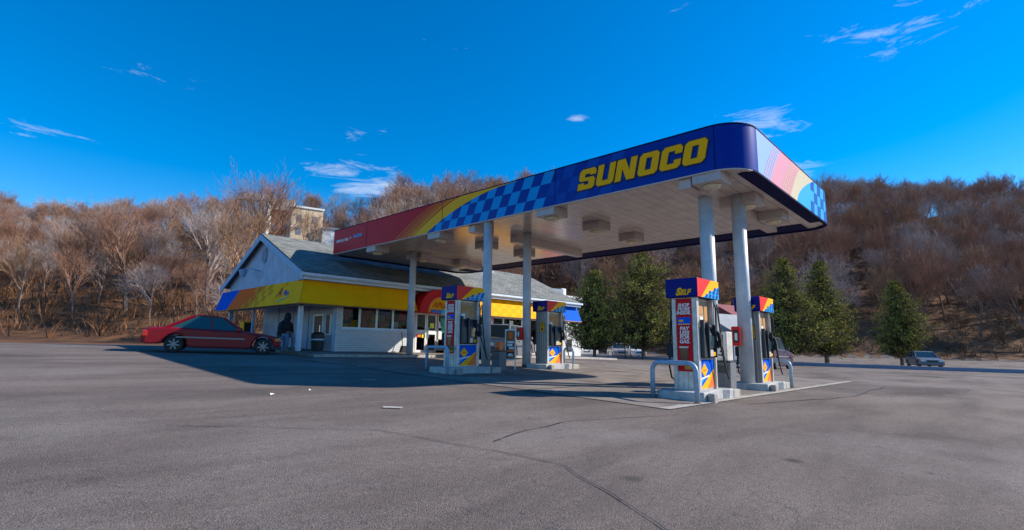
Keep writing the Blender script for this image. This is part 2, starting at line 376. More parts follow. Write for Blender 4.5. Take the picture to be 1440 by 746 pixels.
# terrain in one sheet: asphalt lot in front, wooded hillside behind
xs = rng(-900, -60, 60)[:-1]+rng(-60, 130, 2.0)[:-1]+rng(130, 330, 8)[:-1]+rng(330, 1200, 60)
ys = rng(-600, -40, 60)[:-1]+rng(-40, 130, 2.0)[:-1]+rng(130, 330, 8)[:-1]+rng(330, 1200, 60)
o = grid('ground', xs, ys, lambda x, y: Z(x, y)-.004, ['asphalt', 'hill'])
me = o.data
def ishill(c):
    d = c.x*math.sin(YAW)+c.y*math.cos(YAW); lx = c.x*math.cos(YAW)-c.y*math.sin(YAW)
    return hill(c.x, c.y) > .15 or (c.y > 33 and lx*100/d < 8)
for p in me.polygons:
    if ishill(p.center): p.material_index = 1
grid('concrete_pad', rng(7.5, 21, 1.0), rng(3.8, 16.2, 1.0), lambda x, y: g(x, y)+.006, 'concrete')
# saw-cut joints of the pad
b = MB()
for x in (10.5, 15.2, 18.2): 
    for y0 in rng(3.8, 16.2, 1.0)[:-1]: b.add([(x-.02, y0, g(x, y0)+.010), (x+.02, y0, g(x, y0)+.010), (x+.02, y0+1.04, g(x, y0+1.04)+.010), (x-.02, y0+1.04, g(x, y0+1.04)+.010)], [(0, 1, 2, 3)])
for y in (6.6, 9.4, 13.2):
    for x0 in rng(7.5, 21, 1.0)[:-1]: b.add([(x0, y-.02, g(x0, y)+.014), (x0+1.0, y-.02, g(x0+1, y)+.014), (x0+1.0, y+.02, g(x0+1, y)+.014), (x0, y+.02, g(x0, y)+.014)], [(0, 1, 2, 3)])
tag(b.build('pad_joint', 'column_base'), kind='structure')
# pale worn border of the pad
b = MB()
for x0 in rng(7.5, 21, .75)[:-1]:
    wv = .12+.10*noise.noise(Vector((x0*2, 0, 3)))
    b.add([(x0, 3.72, g(x0, 3.7)+.010), (x0+.76, 3.72, g(x0+.76, 3.7)+.010), (x0+.76, 3.8+wv, g(x0+.76, 3.8)+.010), (x0, 3.8+wv, g(x0, 3.8)+.010)], [(0, 1, 2, 3)])
tag(b.build('pad_edge', 'kerb'), kind='structure')
# sidewalk of the store with a kerb
SW = .085
b = MB(); xsw = rng(8.5, 28, .75)
for i in range(len(xsw)-1):
    x0, x1 = xsw[i], xsw[i+1]
    for (y0, y1) in ((17.4, 18.6), (18.6, 20.4)):
        b.add([(x0, y0, g(x0, y0)+SW), (x1, y0, g(x1, y0)+SW), (x1, y1, g(x1, y1)+SW), (x0, y1, g(x0, y1)+SW)], [(0, 1, 2, 3)])
    b.mat(1).add([(x0, 17.25, g(x0, 17.2)-.05), (x1, 17.25, g(x1, 17.2)-.05), (x1, 17.27, g(x1, 17.2)+SW+.01), (x0, 17.27, g(x0, 17.2)+SW+.01), (x1, 17.4, g(x1, 17.4)+SW+.01), (x0, 17.4, g(x0, 17.4)+SW+.01)], [(0, 1, 2, 3), (3, 2, 4, 5)]).mat(0)
b.add([(8.5, 17.25, g(8.5, 17.2)-.05), (8.5, 20.4, g(8.5, 20.4)-.05), (8.5, 20.4, g(8.5, 20.4)+SW), (8.5, 17.4, g(8.5, 17.4)+SW), (8.5, 17.27, g(8.5, 17.2)+SW+.01)], [(0, 1, 2, 3, 4)])
tag(b.build('sidewalk', ['concrete', 'kerb']), kind='structure')
grid('porch_floor', rng(8.5, 10.5, 1), rng(20.4, 28, 1), lambda x, y: g(x, y)+SW-.002, 'concrete')
# painted stop marks on the asphalt
def mark(name, X, Y, L, W, a, mt='paper'):
    b = MB(); c, s = math.cos(a), math.sin(a)
    P = [(X+c*u-s*v, Y+s*u+c*v) for u, v in ((-L/2, -W/2), (L/2, -W/2), (L/2, W/2), (-L/2, W/2))]
    b.add([(x, y, g(x, y)+.008) for x, y in P], [(0, 1, 2, 3)])
    return tag(b.build(name, mt), kind='structure')
M['worn_paint'] = mat('worn_paint', (.42, .40, .36), .85, var=.35, vscale=12)
mark('road_marking', 4.0, 5.85, .25, .14, R_(-43), 'worn_paint'); mark('road_marking', 5.75, 9.28, .26, .12, R_(-43), 'worn_paint')
def seam(pts, w_):
    b = MB(); rs_ = random.Random(4); P = []
    for (x0, y0), (x1, y1) in zip(pts[:-1], pts[1:]):
        for i in range(14): t_ = i/14; P.append((x0+(x1-x0)*t_, y0+(y1-y0)*t_))
    P = [(x+.10*noise.noise(Vector((x*1.3, y*1.3, 2))), y+.10*noise.noise(Vector((x*1.3, y*1.3, 7)))) for x, y in P]
    for (x0, y0), (x1, y1) in zip(P[:-1], P[1:]):
        d = Vector((x1-x0, y1-y0, 0)).normalized(); ww_ = w_*rs_.uniform(.5, 1.1); nx, ny = -d.y*ww_, d.x*ww_
        b.add([(x0-nx, y0-ny, g(x0, y0)+.005), (x1-nx, y1-ny, g(x1, y1)+.005), (x1+nx, y1+ny, g(x1, y1)+.005), (x0+nx, y0+ny, g(x0, y0)+.005)], [(0, 1, 2, 3)])
    tag(b.build('crack_sealant', 'column_base'), kind='structure')
seam([(7.2, 3.4), (5.2, 3.9), (3.4, 3.6)], .008); seam([(7.4, 6.6), (5.6, 9.0), (4.6, 12.5)], .012); seam([(9.6, 3.3), (14.0, 2.5), (20, 2.6)], .02); seam([(2.6, 1.2), (3.4, 2.6), (3.0, 4.6), (1.4, 6.0)], .006)
# far side of the lot: low wall and a lawn strip
def wallline(pts, h, t, name, matn, label, cat):
    b = MB()
    for (x0, y0), (x1, y1) in zip(pts[:-1], pts[1:]):
        n = Vector((-(y1-y0), x1-x0, 0)).normalized()*t/2; N = 6
        for i in range(N):
            a, c = i/N, (i+1)/N
            A = Vector((x0+(x1-x0)*a, y0+(y1-y0)*a, 0)); B = Vector((x0+(x1-x0)*c, y0+(y1-y0)*c, 0))
            za, zb = g(A.x, A.y), g(B.x, B.y)
            P = [(A-n, za), (A+n, za), (B+n, zb), (B-n, zb)]
            b.add([(p.x, p.y, z-.2) for p, z in P]+[(p.x, p.y, z+h) for p, z in P], [(4, 5, 6, 7), (0, 1, 5, 4), (1, 2, 6, 5), (2, 3, 7, 6), (3, 0, 4, 7)])
    return tag(b.build(name, matn), label, cat)
wallline([(51.5, 36.6), (46.2, 28.4), (44.2, 22), (46, 15), (50, 6), (57, -6), (66, -20)], .28, .3, 'retaining_wall', 'house_slate', 'low blue-grey wall along the far edge of the lot below the pines', 'wall')
wallline([(43, 38.5), (51.2, 36.9)], .18, .3, 'concrete_kerb', 'kerb', 'short sunlit pale kerb at the far end of the lot left of the low wall', 'kerb')

# ------------------------------------------------------------------ canopy
AX, BX, AY, BY = 10.76, 18.5, 21.0, 3.46      # front X, back X, store end Y, street end Y
Z0, Z1, ZS = 4.78, 5.775, 4.803
can = empty('fuel_canopy', (10.76, 3.46, Z0), 'large flat canopy over the pumps with blue, yellow and red fascia reading SUNOCO', 'canopy')
def rrect(x0, x1, y0, y1, r, n=10):
    P = []
    for cx, cy, a0, rr in ((x1-r, y0+r, -90, r), (x1-r, y1-r, 0, r), (x0+.35, y1-.35, 90, .35), (x0+r, y0+r, 180, r)):
        for i in range(n+1):
            a = R_(a0+90*i/n); P.append((cx+rr*math.cos(a), cy+rr*math.sin(a)))
    return P
def ring(po, pi_, z0, z1, b):
    n = len(po)
    vs = [(x, y, z) for P, z in ((po, z0), (po, z1), (pi_, z1), (pi_, z0)) for x, y in P]
    return b.add(vs, [(k*n+i, k*n+(i+1) % n, ((k+1) % 4)*n+(i+1) % n, ((k+1) % 4)*n+i) for k in range(4) for i in range(n)])
PO = rrect(AX, BX, BY, AY, .75); PI = rrect(AX+.07, BX-.07, BY+.07, AY-.07, .68)
b = MB(); ring(PO, PI, Z0, Z1, b)
for f_i, f in enumerate(b.f):
    xs_ = [b.v[i] for i in f]; cx = sum(v[0] for v in xs_)/4; cy = sum(v[1] for v in xs_)/4
    if abs(cx-(AX+.07)) < .02 or False: pass
n_ = len(PO)
for k, idx in enumerate(b.f):
    if k >= 2*n_ : b.m[k] = 1          # inner faces and underside lip
    elif k < n_:
        cy = sum(b.v[i][1] for i in idx)/4; cx = sum(b.v[i][0] for i in idx)/4
        if cy > AY-.5 and True: b.m[k] = 2
fas = b.build('fascia', ['fascia_blue', 'fascia_navy', 'fascia_red'], can, smooth=True); es = fas.modifiers.new('split', 'EDGE_SPLIT'); es.split_angle = R_(30)
b = MB(); ring([(x, y) for x, y in rrect(AX-.012, BX+.012, BY-.012, AY+.012, .76)], PI, Z1+.002, Z1+.03, b); b.build('trim', 'fascia_navy', can)
b = MB(); ring([(x, y) for x, y in rrect(AX+.004, BX-.004, BY+.004, AY-.004, .75)], rrect(AX+.09, BX-.09, BY+.09, AY-.09, .66), Z0-.03, Z0-.002, b)
for k, idx in enumerate(b.f):
    if sum(b.v[i][0] for i in idx)/4 > 11.25: b.m[k] = 1
b.build('trim', ['beam', 'fascia_navy'], can)
MB().box(11.40, 17.46, BY+.075, BY+.40, Z0+.003, Z0+.019).build('edge_liner', 'fascia_navy', can)
MB().box(BX-1.03, BX-.075, BY+.65, AY-.8, Z0+.003, Z0+.019).build('edge_liner', 'fascia_navy', can)
PS = rrect(AX+.1, BX-.1, BY+.1, AY-.1, .65)
b = MB(); b.prism(PS, 2, ZS, ZS+.06); b.build('soffit', 'soffit', can)
b = MB(); b.prism(PS, 2, Z1-.3, Z1-.25); b.build('roof_deck', 'roof_grey', can)
b = MB()
for x0, x1, y in ((AX+.12, 11.9, 4.85), (13.1, 16.95, 4.80), (AX+.12, 11.75, 12.0), (12.95, 16.9, 12.1), (12.75, 16.95, 18.0)):
    MB().box(x0, x1, y-.14, y+.14, ZS-.27, ZS-.002).build('beam', 'beam', can)
# fascia artwork, SUNOCO side (normal -X): s runs from the store end (Y=20.7) towards the street
def chk(s): return 1-((10.8-s)/4.3)**2 if s < 10.8 else 1
def chk_s(t): return 10.8-4.3*math.sqrt(max(0, 1-t))
def band(sb, st, t): return st-(st-sb)*(1-t)**(1/1.35) if t < 1 else st
b = MB(); H = Z1-Z0; d1 = .004
def quad(b, f0, f1, x, t0=0, t1=1, n=24, N=None):
    for i in range(n):
        a, c = t0+(t1-t0)*i/n, t0+(t1-t0)*(i+1)/n
        P = [(f0(a), a), (f1(a), a), (f1(c), c), (f0(c), c)]
        if max(P[1][0]-P[0][0], P[2][0]-P[3][0]) <= 1e-4: continue
        b.add([(x, 20.7-s, Z0+t*H) if N is None else (s, x, Z0+t*H) for s, t in P], [(0, 1, 2, 3)])
quad(b, lambda t: -.02, lambda t: band(5.75, 8.27, t), AX-d1, 0, 1)
b.mat(1)
for k, (o_, wd) in enumerate(((0.0, .03), (.22, .035), (.43, .05), (.63, .065), (.83, .08), (1.0, .1))):
    quad(b, lambda t: band(4.6+o_, 6.98+o_, t), lambda t: band(4.6+o_, 6.98+o_, t)+wd, AX-d1*2)
quad(b, lambda t: band(5.75, 8.27, t), lambda t: chk_s(t), AX-d1)
# checker cells
rows = [(-.1, .28), (.28, .66), (.66, 1.04)]; cw = .37
for ri, (t0, t1) in enumerate(rows):
    for ci in range(-2, 24):
        if (ri+ci) % 2: continue
        s0 = 6.2+ci*cw
        fade = s0 > 11.6
        if s0 > 14.2: continue
        b.mat(3 if fade else 2)
        ta, tb = max(0, t0), min(1, t1)
        quad(b, lambda t: max(s0+(t*.45), chk_s(t)), lambda t: max(s0+cw+(t*.45), chk_s(t)), AX-d1*(1.0), ta, tb, 8)
b.build('artwork', ['fascia_red', 'fascia_yellow', 'fascia_sky', 'fascia_sky_deep'], can)
# seams between the fascia panels
b = MB()
for s in (2.6, 7.35, 12.2, 16.6): b.box(AX-.012, AX-.0095, 20.7-s-.006, 20.7-s+.006, Z0+.01, Z1-.01)
b.build('seam', 'fascia_navy', can)
# artwork on the street end (normal -Y), sun glare painted into its pale colours
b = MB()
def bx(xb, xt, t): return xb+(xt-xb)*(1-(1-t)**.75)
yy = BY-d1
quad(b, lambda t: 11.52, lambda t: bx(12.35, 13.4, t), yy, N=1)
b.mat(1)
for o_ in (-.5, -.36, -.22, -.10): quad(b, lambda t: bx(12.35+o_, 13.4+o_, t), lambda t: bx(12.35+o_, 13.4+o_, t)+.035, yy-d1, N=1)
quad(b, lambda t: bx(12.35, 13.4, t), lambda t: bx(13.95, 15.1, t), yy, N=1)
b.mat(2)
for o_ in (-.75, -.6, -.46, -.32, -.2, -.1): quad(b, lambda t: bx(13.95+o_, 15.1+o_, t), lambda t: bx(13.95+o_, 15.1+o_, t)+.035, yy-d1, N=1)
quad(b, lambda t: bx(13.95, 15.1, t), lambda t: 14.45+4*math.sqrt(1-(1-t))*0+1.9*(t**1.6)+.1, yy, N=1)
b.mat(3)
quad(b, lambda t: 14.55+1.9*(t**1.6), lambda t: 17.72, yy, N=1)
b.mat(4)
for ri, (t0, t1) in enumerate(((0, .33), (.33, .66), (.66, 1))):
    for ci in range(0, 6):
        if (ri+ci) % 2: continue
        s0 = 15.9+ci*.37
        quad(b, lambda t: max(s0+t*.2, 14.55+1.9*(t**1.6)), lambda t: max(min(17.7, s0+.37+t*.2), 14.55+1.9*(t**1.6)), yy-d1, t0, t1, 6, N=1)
b.build('artwork', ['panel_blue_glare', 'panel_red_glare', 'panel_yellow_glare', 'panel_cyan', 'fascia_blue'], can)
# block letters; each glyph is a list of loops in a 1 x 1 cell, slanted
W_ = .30
G = {
 'S': [[(0, 0), (.86, 0), (1, .13), (1, .44), (.86, .58), (.36, .58), (.36, .74), (.64, .74), (.64, .66), (1, .66), (1, .87), (.86, 1), (.14, 1), (0, .87), (0, .52), (.14, .40), (.62, .40), (.62, .24), (.36, .24), (.36, .33), (0, .33)]],
 'U': [[(.14, 0), (.86, 0), (1, .13), (1, 1), (.66, 1), (.66, .24), (.34, .24), (.34, 1), (0, 1), (0, .13)]],
 'N': [[(0, 0), (.32, 0), (.32, .55), (.60, 0), (1, 0), (1, 1), (.68, 1), (.68, .45), (.40, 1), (0, 1)]],
 'C': [[(.14, 0), (.86, 0), (1, .13), (1, .38), (.66, .38), (.66, .24), (.35, .24), (.35, .76), (.66, .76), (.66, .62), (1, .62), (1, .87), (.86, 1), (.14, 1), (0, .87), (0, .13)]],
 'O': [[(.14, 0), (.86, 0), (1, .13), (1, .87), (.86, 1), (.14, 1), (0, .87), (0, .13)], [(.36, .24), (.64, .24), (.64, .76), (.36, .76)]],
}
def glyph(ch, s0, wd, z0, h, x, name, matn, parent, grow=0, thick=.008, slant=.22):
    bm = bmesh.new(); loops = []
    for li, L in enumerate(G[ch]):
        sg = -1 if li else 1
        cx = sum(p[0] for p in L)/len(L); cy = sum(p[1] for p in L)/len(L); vs = []
        n = len(L)
        area = sum(L[i][0]*L[(i+1) % n][1]-L[(i+1) % n][0]*L[i][1] for i in range(n))
        P = [(p[0]*wd, p[1]*h) for p in L]; Q = []
        for i in range(n):
            a = Vector(P[i-1]); c = Vector(P[i]); d = Vector(P[(i+1) % n])
            e1 = (c-a).normalized(); e2 = (d-c).normalized()
            n1 = Vector((e1.y, -e1.x)); n2 = Vector((e2.y, -e2.x)); mm = (n1+n2); mm = mm/max(.3, mm.dot(n1)) if mm.length > 1e-6 else n1
            Q.append(c+mm*grow*(1 if area > 0 else -1)*(1 if not li else -1))
        vs = [bm.verts.new((x, 20.7-(s0+q.x+q.y*slant), z0+q.y)) for q in Q]
        es = [bm.edges.new((vs[i], vs[(i+1) % n])) for i in range(n)]; loops += es
    r = bmesh.ops.triangle_fill(bm, edges=loops, use_beauty=True, use_dissolve=False)
    fs = [f for f in r['geom'] if isinstance(f, bmesh.types.BMFace)]
    ex = bmesh.ops.extrude_face_region(bm, geom=fs)
    bmesh.ops.translate(bm, verts=[v for v in ex['geom'] if isinstance(v, bmesh.types.BMVert)], vec=(-thick, 0, 0))
    bmesh.ops.recalc_face_normals(bm, faces=bm.faces)
    me = bpy.data.meshes.new(name); off = parent.location.copy(); 
    pp = parent.parent
    while pp: off += pp.location; pp = pp.parent
    for v in bm.verts: v.co -= off
    bm.to_mesh(me); bm.free(); me.materials.append(M[matn])
    o = bpy.data.objects.new(name, me); C.objects.link(o); o.parent = parent; return o
letters = [('S', 12.96, .52), ('U', 13.53, .52), ('N', 14.09, .56), ('O', 14.72, .52), ('C', 15.29, .52), ('O', 15.85, .53)]
for ch, s0, wd in letters:
    back = glyph(ch, s0, wd, 5.005, .545, AX-.012, 'letter_border', 'letter_edge', can, grow=.03, thick=.006)
    glyph(ch, s0, wd, 5.005, .545, AX-.020, 'letter', 'letter_yellow', can, grow=-.004, thick=.012)
text('lettering', 'OFFICIAL FUEL', .155, mX(19.98, 5.275, AX-.012), 'white', can, depth=.002, bold=.004)
text('lettering', 'OF', .12, mX(19.33, 5.30, AX-.012), 'white', can, depth=.002)
text('lettering', 'NASCAR', .17, mX(18.77, 5.325, AX-.012), 'panel_cyan', can, shear=.3, depth=.002, bold=.006)

# light boxes under the canopy
def fixture():
    r = empty('canopy_light', (0, 0, 0))
    MB().box(-.32, .32, -.32, .32, -.25, 0).build('housing', 'housing', r, local=True, bevel=.012)
    b = MB(); b.add([(-.30, -.30, -.252), (.30, -.30, -.252), (.30, .30, -.252), (-.30, .30, -.252)], [(0, 1, 2, 3)]); b.build('flange', 'beam', r, local=True)
    MB().lathe((0, 0, 0), [(.2, -.254), (.19, -.30), (.13, -.34), (.05, -.355)], 14).build('lens', 'lens', r, local=True, smooth=True)
    return r
fx = fixture(); first = True
rows_y = [(4.33, 'over the two nearest pumps'), (8.9, 'between the two pump islands'), (13.85, 'behind the far pump island'), (17.8, 'nearest the store')]
cols_x = [(11.12, 'SUNOCO side row'), (13.35, 'middle row'), (15.5, 'back row')]
for y, ly in rows_y:
    for x, lx in cols_x:
        o = fx if first else copy_tree(fx); first = False
        o.location = (x, y, ZS-.003)
        tag(o, 'square light box under canopy, %s, %s' % (lx, ly), 'canopy light', 'light boxes under the canopy')

# columns
def column(X, Y, r, ztop, label, base_h=.09):
    z = g(X, Y)
    rt = empty('canopy_column', (X, Y, z), label, 'column', 'round steel columns carrying the canopy')
    MB().lathe((0, 0, 0), [(r, .02), (r, ztop-z)], 28).build('shaft', 'column', rt, smooth=False, local=True)
    sh = rt.children[0]
    for p in sh.data.polygons: p.use_smooth = len(p.vertices) == 4
    MB().lathe((0, 0, 0), [(r+.012, 0), (r+.012, base_h), (r+.002, base_h+.015)], 28).build('base_band', 'column_base', rt, local=True)
    MB().lathe((0, 0, 0), [(r+.006, 1.95), (r+.006, 1.965)], 28).build('seam_ring', 'column', rt, local=True)
    return rt
column(11.88, 4.80, .165, ZS-.272, 'thick round column just behind the nearest pump, left of the red box column')
column(13.12, 4.475, .165, ZS-.003, 'thick round column at front right carrying the red box')
column(10.95, 11.30, .14, ZS-.003, 'round column right of the middle pump with red poster')
column(13.02, 11.50, .14, ZS-.003, 'round column beside the tall menu sign, with red box on its left side')
column(12.72, 17.6, .135, ZS-.003, 'slim round column on the sidewalk in front of the store door')

# ------------------------------------------------------------------ pumps
def pump(X0, Y0, L, W, label, poster, group='fuel pumps'):
    """corner (X0,Y0) nearest the street; L along X, W along Y"""
    z = g(X0+L/2, Y0+W/2)
    isl = empty('pump_island', (X0, Y0, z), 'raised concrete plinth under the ' + label[1], 'pump island', 'concrete pump plinths')
    b = MB(); a = .16
    P = [(X0-.42, Y0-.02), (X0-.30, Y0-.2), (X0+.05, Y0-.2), (X0+.12, Y0-.12), (X0+L-.1, Y0-.12), (X0+L+.05, Y0-.2), (X0+L+.25, Y0-.2), (X0+L+.25, Y0+W+.2), (X0-.30, Y0+W+.2), (X0-.42, Y0+W+.05)]
    b.prism(P, 2, z-.1, z+a); b.build('plinth', 'plinth', isl, bevel=.02)
    MB().box(X0+L+.32, X0+L+.68, Y0-.18, Y0+.22, z-.1, z+.13).build('wheel_stop', 'kerb', isl, bevel=.02)
    MB().box(X0-.20, X0-.04, Y0-.34, Y0-.215, z-.1, z+.14).build('corner_block', 'kerb', isl, bevel=.02)
    zb = z+a; p = empty('fuel_pump', (X0, Y0, zb), label[0], 'fuel pump', group)
    X1, Y1 = X0+L, Y0+W; zt = zb+1.72; th = .36
    b = MB(); b.box(X0, X0+.10, Y0+.0, Y1, zb, zt).box(X1-.10, X1, Y0, Y1, zb, zt)
    b.box(X0+.1, X1-.1, Y0+.03, Y1-.03, zb, zb+.58).box(X0+.1, X1-.1, Y0+.10, Y1-.10, zb+.58, zt)
    b.build('cabinet', 'steel', p, bevel=.008)
    # ribbed end cladding
    b = MB()
    for i in range(5): y = Y0+W*(i+.5)/5; b.box(X0-.012, X0-.002, y-W*.07, y+W*.07, zb+.03, zt-.02)
    b.build('end_rib', 'steel_dark' if not poster else 'steel', p)
    # topper
    tp = MB(); tx0, tx1, ty0, ty1 = X0-.10, X1+.06, Y0-.07, Y1+.07
    tp.box(tx0, tx1, ty0, ty1, zt, zt+th)
    top = tp.build('topper', 'topper_blue', p, bevel=.02)
    text('lettering', 'S', .18, mX(Y0+W*.62, zt+.10, tx0-.004), 'letter_yellow', top, shear=.3, bold=.012)
    text('lettering', 'ELF', .135, mX(Y0+W*.34, zt+.088, tx0-.004), 'letter_yellow', top, shear=.3, bold=.008, space=.95)
    b = MB(); y = ty0-.003; w_ = tx1-tx0
    def Q(pts, k, dy=0): b.mat(k).add([(tx0+u*w_, y-dy, zt+.004+v*(th-.008)) for u, v in pts], [tuple(range(len(pts)))])
    Q([(0, 0), (.15, 0), (.75, 1), (0, 1)], 0); Q([(.15, 0), (.22, 0), (1, .72), (1, 1), (.62, 1)], 1, .002); Q([(.22, 0), (1, 0), (1, .72)], 2, .002)
    for i, (u, v) in enumerate(((.34, .02), (.5, .02), (.66, .02), (.82, .02), (.5, .24), (.68, .24), (.86, .24), (.74, .44), (.9, .44))):
        Q([(u, v), (u+.09, v), (u+.13, v+.18), (u+.04, v+.18)], 3 if i % 2 else 4, .004)
    b.build('topper_artwork', ['red', 'letter_yellow', 'panel_cyan', 'fascia_blue', 'fascia_sky_deep'], top)
    b = MB(); b.mat(0)
    for i in range(4): b.box(tx0+.1+i*.1, tx0+.15+i*.1, ty1+.001, ty1+.004, zt+.05, zt+.3)
    b.build('topper_artwork', ['red'], top)
    # grade panel in the recess, dispenser head, screens on both faces
    for sgn, yf in ((-1, Y0), (1, Y1)):
        def Y(d): return yf+sgn*d      # d>0 outward
        def bxx(b, x0, x1, d0, d1, z0, z1):
            ya, yb = sorted((Y(d0), Y(d1))); b.box(x0, x1, ya, yb, z0, z1)
        b = MB(); bxx(b, X0+.13, X1-.13, -.097, -.08, zb+1.12, zt-.05); b.build('grade_panel', 'merch_tan', p)
        b = MB(); bxx(b, X0+.20, X0+.42, -.078, -.07, zb+1.42, zb+1.6); bxx(b, X0+.5, X1-.2, -.078, -.07, zb+1.3, zb+1.58); b.build('grade_decal', 'bun', p)
        b = MB()
        b.prism([(Y(-.1), zb+.585), (Y(.05), zb+.60), (Y(.03), zb+1.02), (Y(-.03), zb+1.22), (Y(-.1), zb+1.24)], 0, X0+.11, X1-.11)
        head = b.build('dispenser_head', 'dark_metal', p, bevel=.01)
        b = MB(); bxx(b, X0+.36, X1-.2, .045, .056, zb+.78, zb+1.0); b.build('screen', 'car_glass', head)
        b = MB(); bxx(b, X0+.40, X1-.30, .052, .062, zb+.62, zb+.74); b.build('keypad', 'steel', head)
        b = MB(); bxx(b, X0+.54, X0+.70, .055, .064, zb+.63, zb+.70); b.build('sticker', 'letter_yellow', head)
        b = MB(); bxx(b, X0+.12, X0+.15, .0, .07, zb+.6, zb+1.3); bxx(b, X0+.33, X0+.36, .0, .08, zb+.6, zb+1.26); bxx(b, X1-.19, X1-.15, .0, .08, zb+.6, zb+1.22); b.build('holster_bar', 'dark_metal', head)
        b = MB(); bxx(b, X0+.14, X0+.26, -.05, .0, zb+1.24, zb+1.36); b.build('notice', 'paper', head)
        # lower art panel
        b = MB(); yv = Y(-.026)
        def A(pts, k, d=0):
            b.mat(k).add([(X0+.1+u*(L-.2), Y(-.026+.002*d), zb+.03+v*.53) for u, v in pts], [tuple(range(len(pts)))])
        A([(0, 0), (1, 0), (1, 1), (0, 1)], 0, 0); A([(0, 0), (.55, 0), (1, .5), (1, .68)], 1, 1); A([(.5, 0), (1, 0), (1, .62)], 2, 2)
        A([(0, .30), (.0, .12), (.5, .45)], 3, 1); A([(.06, .62), (.3, .88), (.54, .62), (.3, .38)], 1, 2); A([(.1, .62), (.3, .83), (.5, .62), (.3, .42)], 2 if 0 else 4, 3)
        A([(.02, .30), (.62, .40), (.62, .46), (.02, .36)], 5, 3); A([(.18, .60), (.42, .60), (.42, .65), (.18, .65)], 2, 4)
        b.build('lower_panel', ['awning_blue', 'letter_yellow', 'orange', 'panel_cyan', 'letter_yellow', 'paper'], p)
        # nozzle and hose
        nx = X1-.10
        b = MB(); b.tube([(nx, Y(.06), zb+.78), (nx+.01, Y(.12), zb+.92), (nx-.01, Y(.10), zb+1.06), (nx-.05, Y(.04), zb+1.14)], [.035, .045, .035, .02], 8)
        b.box(nx-.04, nx+.04, min(Y(.0), Y(.16)), max(Y(.0), Y(.16)), zb+.80, zb+.92)
        noz = b.build('nozzle', 'rubber', p, smooth=False)
        b = MB(); pts = []
        for i in range(21):
            t = i/20
            if t < .5: u = t/.5; pts.append((nx+.02+.22*math.sin(u*math.pi*.5), Y(.12+.05*u), zb+.80-.62*math.sin(u*math.pi*.5)))
            else: u = (t-.5)/.5; pts.append((nx+.24+.10*u*0-.14*u, Y(.17-.12*u), zb+.18+(u**1.6)*1.45))
        b.tube(pts, .016, 7); b.build('hose', 'rubber', p, smooth=True)
        b = MB(); b.tube([(X1-.03, Y(.02), zb+.9), (X1-.02, Y(.03), zb+1.55), (X1-.05, Y(-.02), zt)], .016, 6); b.build('hose', 'rubber', p, smooth=True)
        if sgn > 0:
            b = MB(); b.tube([(X0+.12, Y(.05), zt), (X0+.08, Y(.10), zb+.75), (X0+.12, Y(.14), zb+.42), (X0+.2, Y(.14), zb+.20), (X0+.34, Y(.12), zb+.14), (X0+.42, Y(.08), zb+.24)], .017, 7); b.build('hose', 'rubber', p, smooth=True)
            b = MB(); b.box(X0+.02, X0+.14, Y1+.02, Y1+.15, zb+.62, zb+.86); b.build('nozzle', 'rubber', p, bevel=.02)
    # end poster or decal
    xe = X0-.014
    if poster:
        b = MB(); b.box(xe-.006, xe, Y0+.10, Y1-.10, zb+.34, zt-.02); ps = b.build('poster', 'poster_red', p)
        cy = Y0+W/2; s = (W-.2)/.3
        text('lettering', 'SHOP\nMORE\nINSIDE.', .088*s, mX(cy, zb+1.50, xe-.008), 'paper', ps, shear=.15, bold=.003)
        text('lettering', 'PAY\nLESS\nFOR\nGAS.', .098*s, mX(cy, zb+1.01, xe-.008), 'paper', ps, shear=.15, bold=.003)
        b = MB(); b.box(xe-.009, xe-.006, cy-.125*s, cy+.125*s, zb+1.20, zb+1.345); cd = b.build('card_picture', 'awning_blue', ps)
        b = MB(); b.box(xe-.011, xe-.0092, cy-.115*s, cy+.115*s, zb+1.205, zb+1.225).box(xe-.011, xe-.0092, cy+.01*s, cy+.1*s, zb+1.26, zb+1.30); b.build('card_stripe', 'letter_yellow', cd)
        b = MB(); b.prism([(cy+.10*s, zb+.78), (cy-.06*s, zb+.78), (cy-.035*s, zb+.48), (cy+.07*s, zb+.48)], 0, xe-.009, xe-.0065); b.build('cup_picture', 'cola', ps)
        b = MB(); b.box(xe-.011, xe-.0092, cy-.07*s, cy+.11*s, zb+.77, zb+.80); b.build('cup_lid', 'steel', ps)
        b = MB(); cb_ = cy-.07*s
        b.mat(0).prism([(cb_+.085*s*math.cos(R_(a)), zb+.46+.075*math.sin(R_(a))) for a in range(0, 181, 20)], 0, xe-.013, xe-.0115)
        b.mat(1).box(xe-.013, xe-.0115, cb_-.09*s, cb_+.09*s, zb+.43, zb+.458); b.mat(2).box(xe-.014, xe-.0135, cb_-.085*s, cb_+.085*s, zb+.415, zb+.432)
        b.mat(0).box(xe-.013, xe-.0115, cb_-.08*s, cb_+.08*s, zb+.375, zb+.413); b.build('burger_picture', ['bun', 'cola', 'letter_yellow'], ps)
    else:
        b = MB(); cy = Y0+W*.42; b.box(xe-.004, xe, cy-.10, cy+.10, zb+1.04, zb+1.38); dc = b.build('decal', 'black', p)
        b = MB(); b.box(xe-.006, xe-.0042, cy-.085, cy+.085, zb+1.055, zb+1.365); b.build('decal_panel', 'letter_yellow', dc)
        b = MB()
        for k in range(3): b.box(xe-.008, xe-.0062, cy-.06, cy+.06, zb+1.31-k*.04, zb+1.33-k*.04)
        b.box(xe-.008, xe-.0062, cy-.05, cy+.05, zb+1.10, zb+1.15).box(xe-.008, xe-.0062, cy-.025, cy+.03, zb+1.15, zb+1.19); b.build('decal_print', 'black', dc)
    return p, zb
pump(9.38, 4.05, .84, .50, ('steel fuel pump nearest the camera with red SHOP MORE INSIDE poster at right', 'nearest pump at right, with red poster'), True)
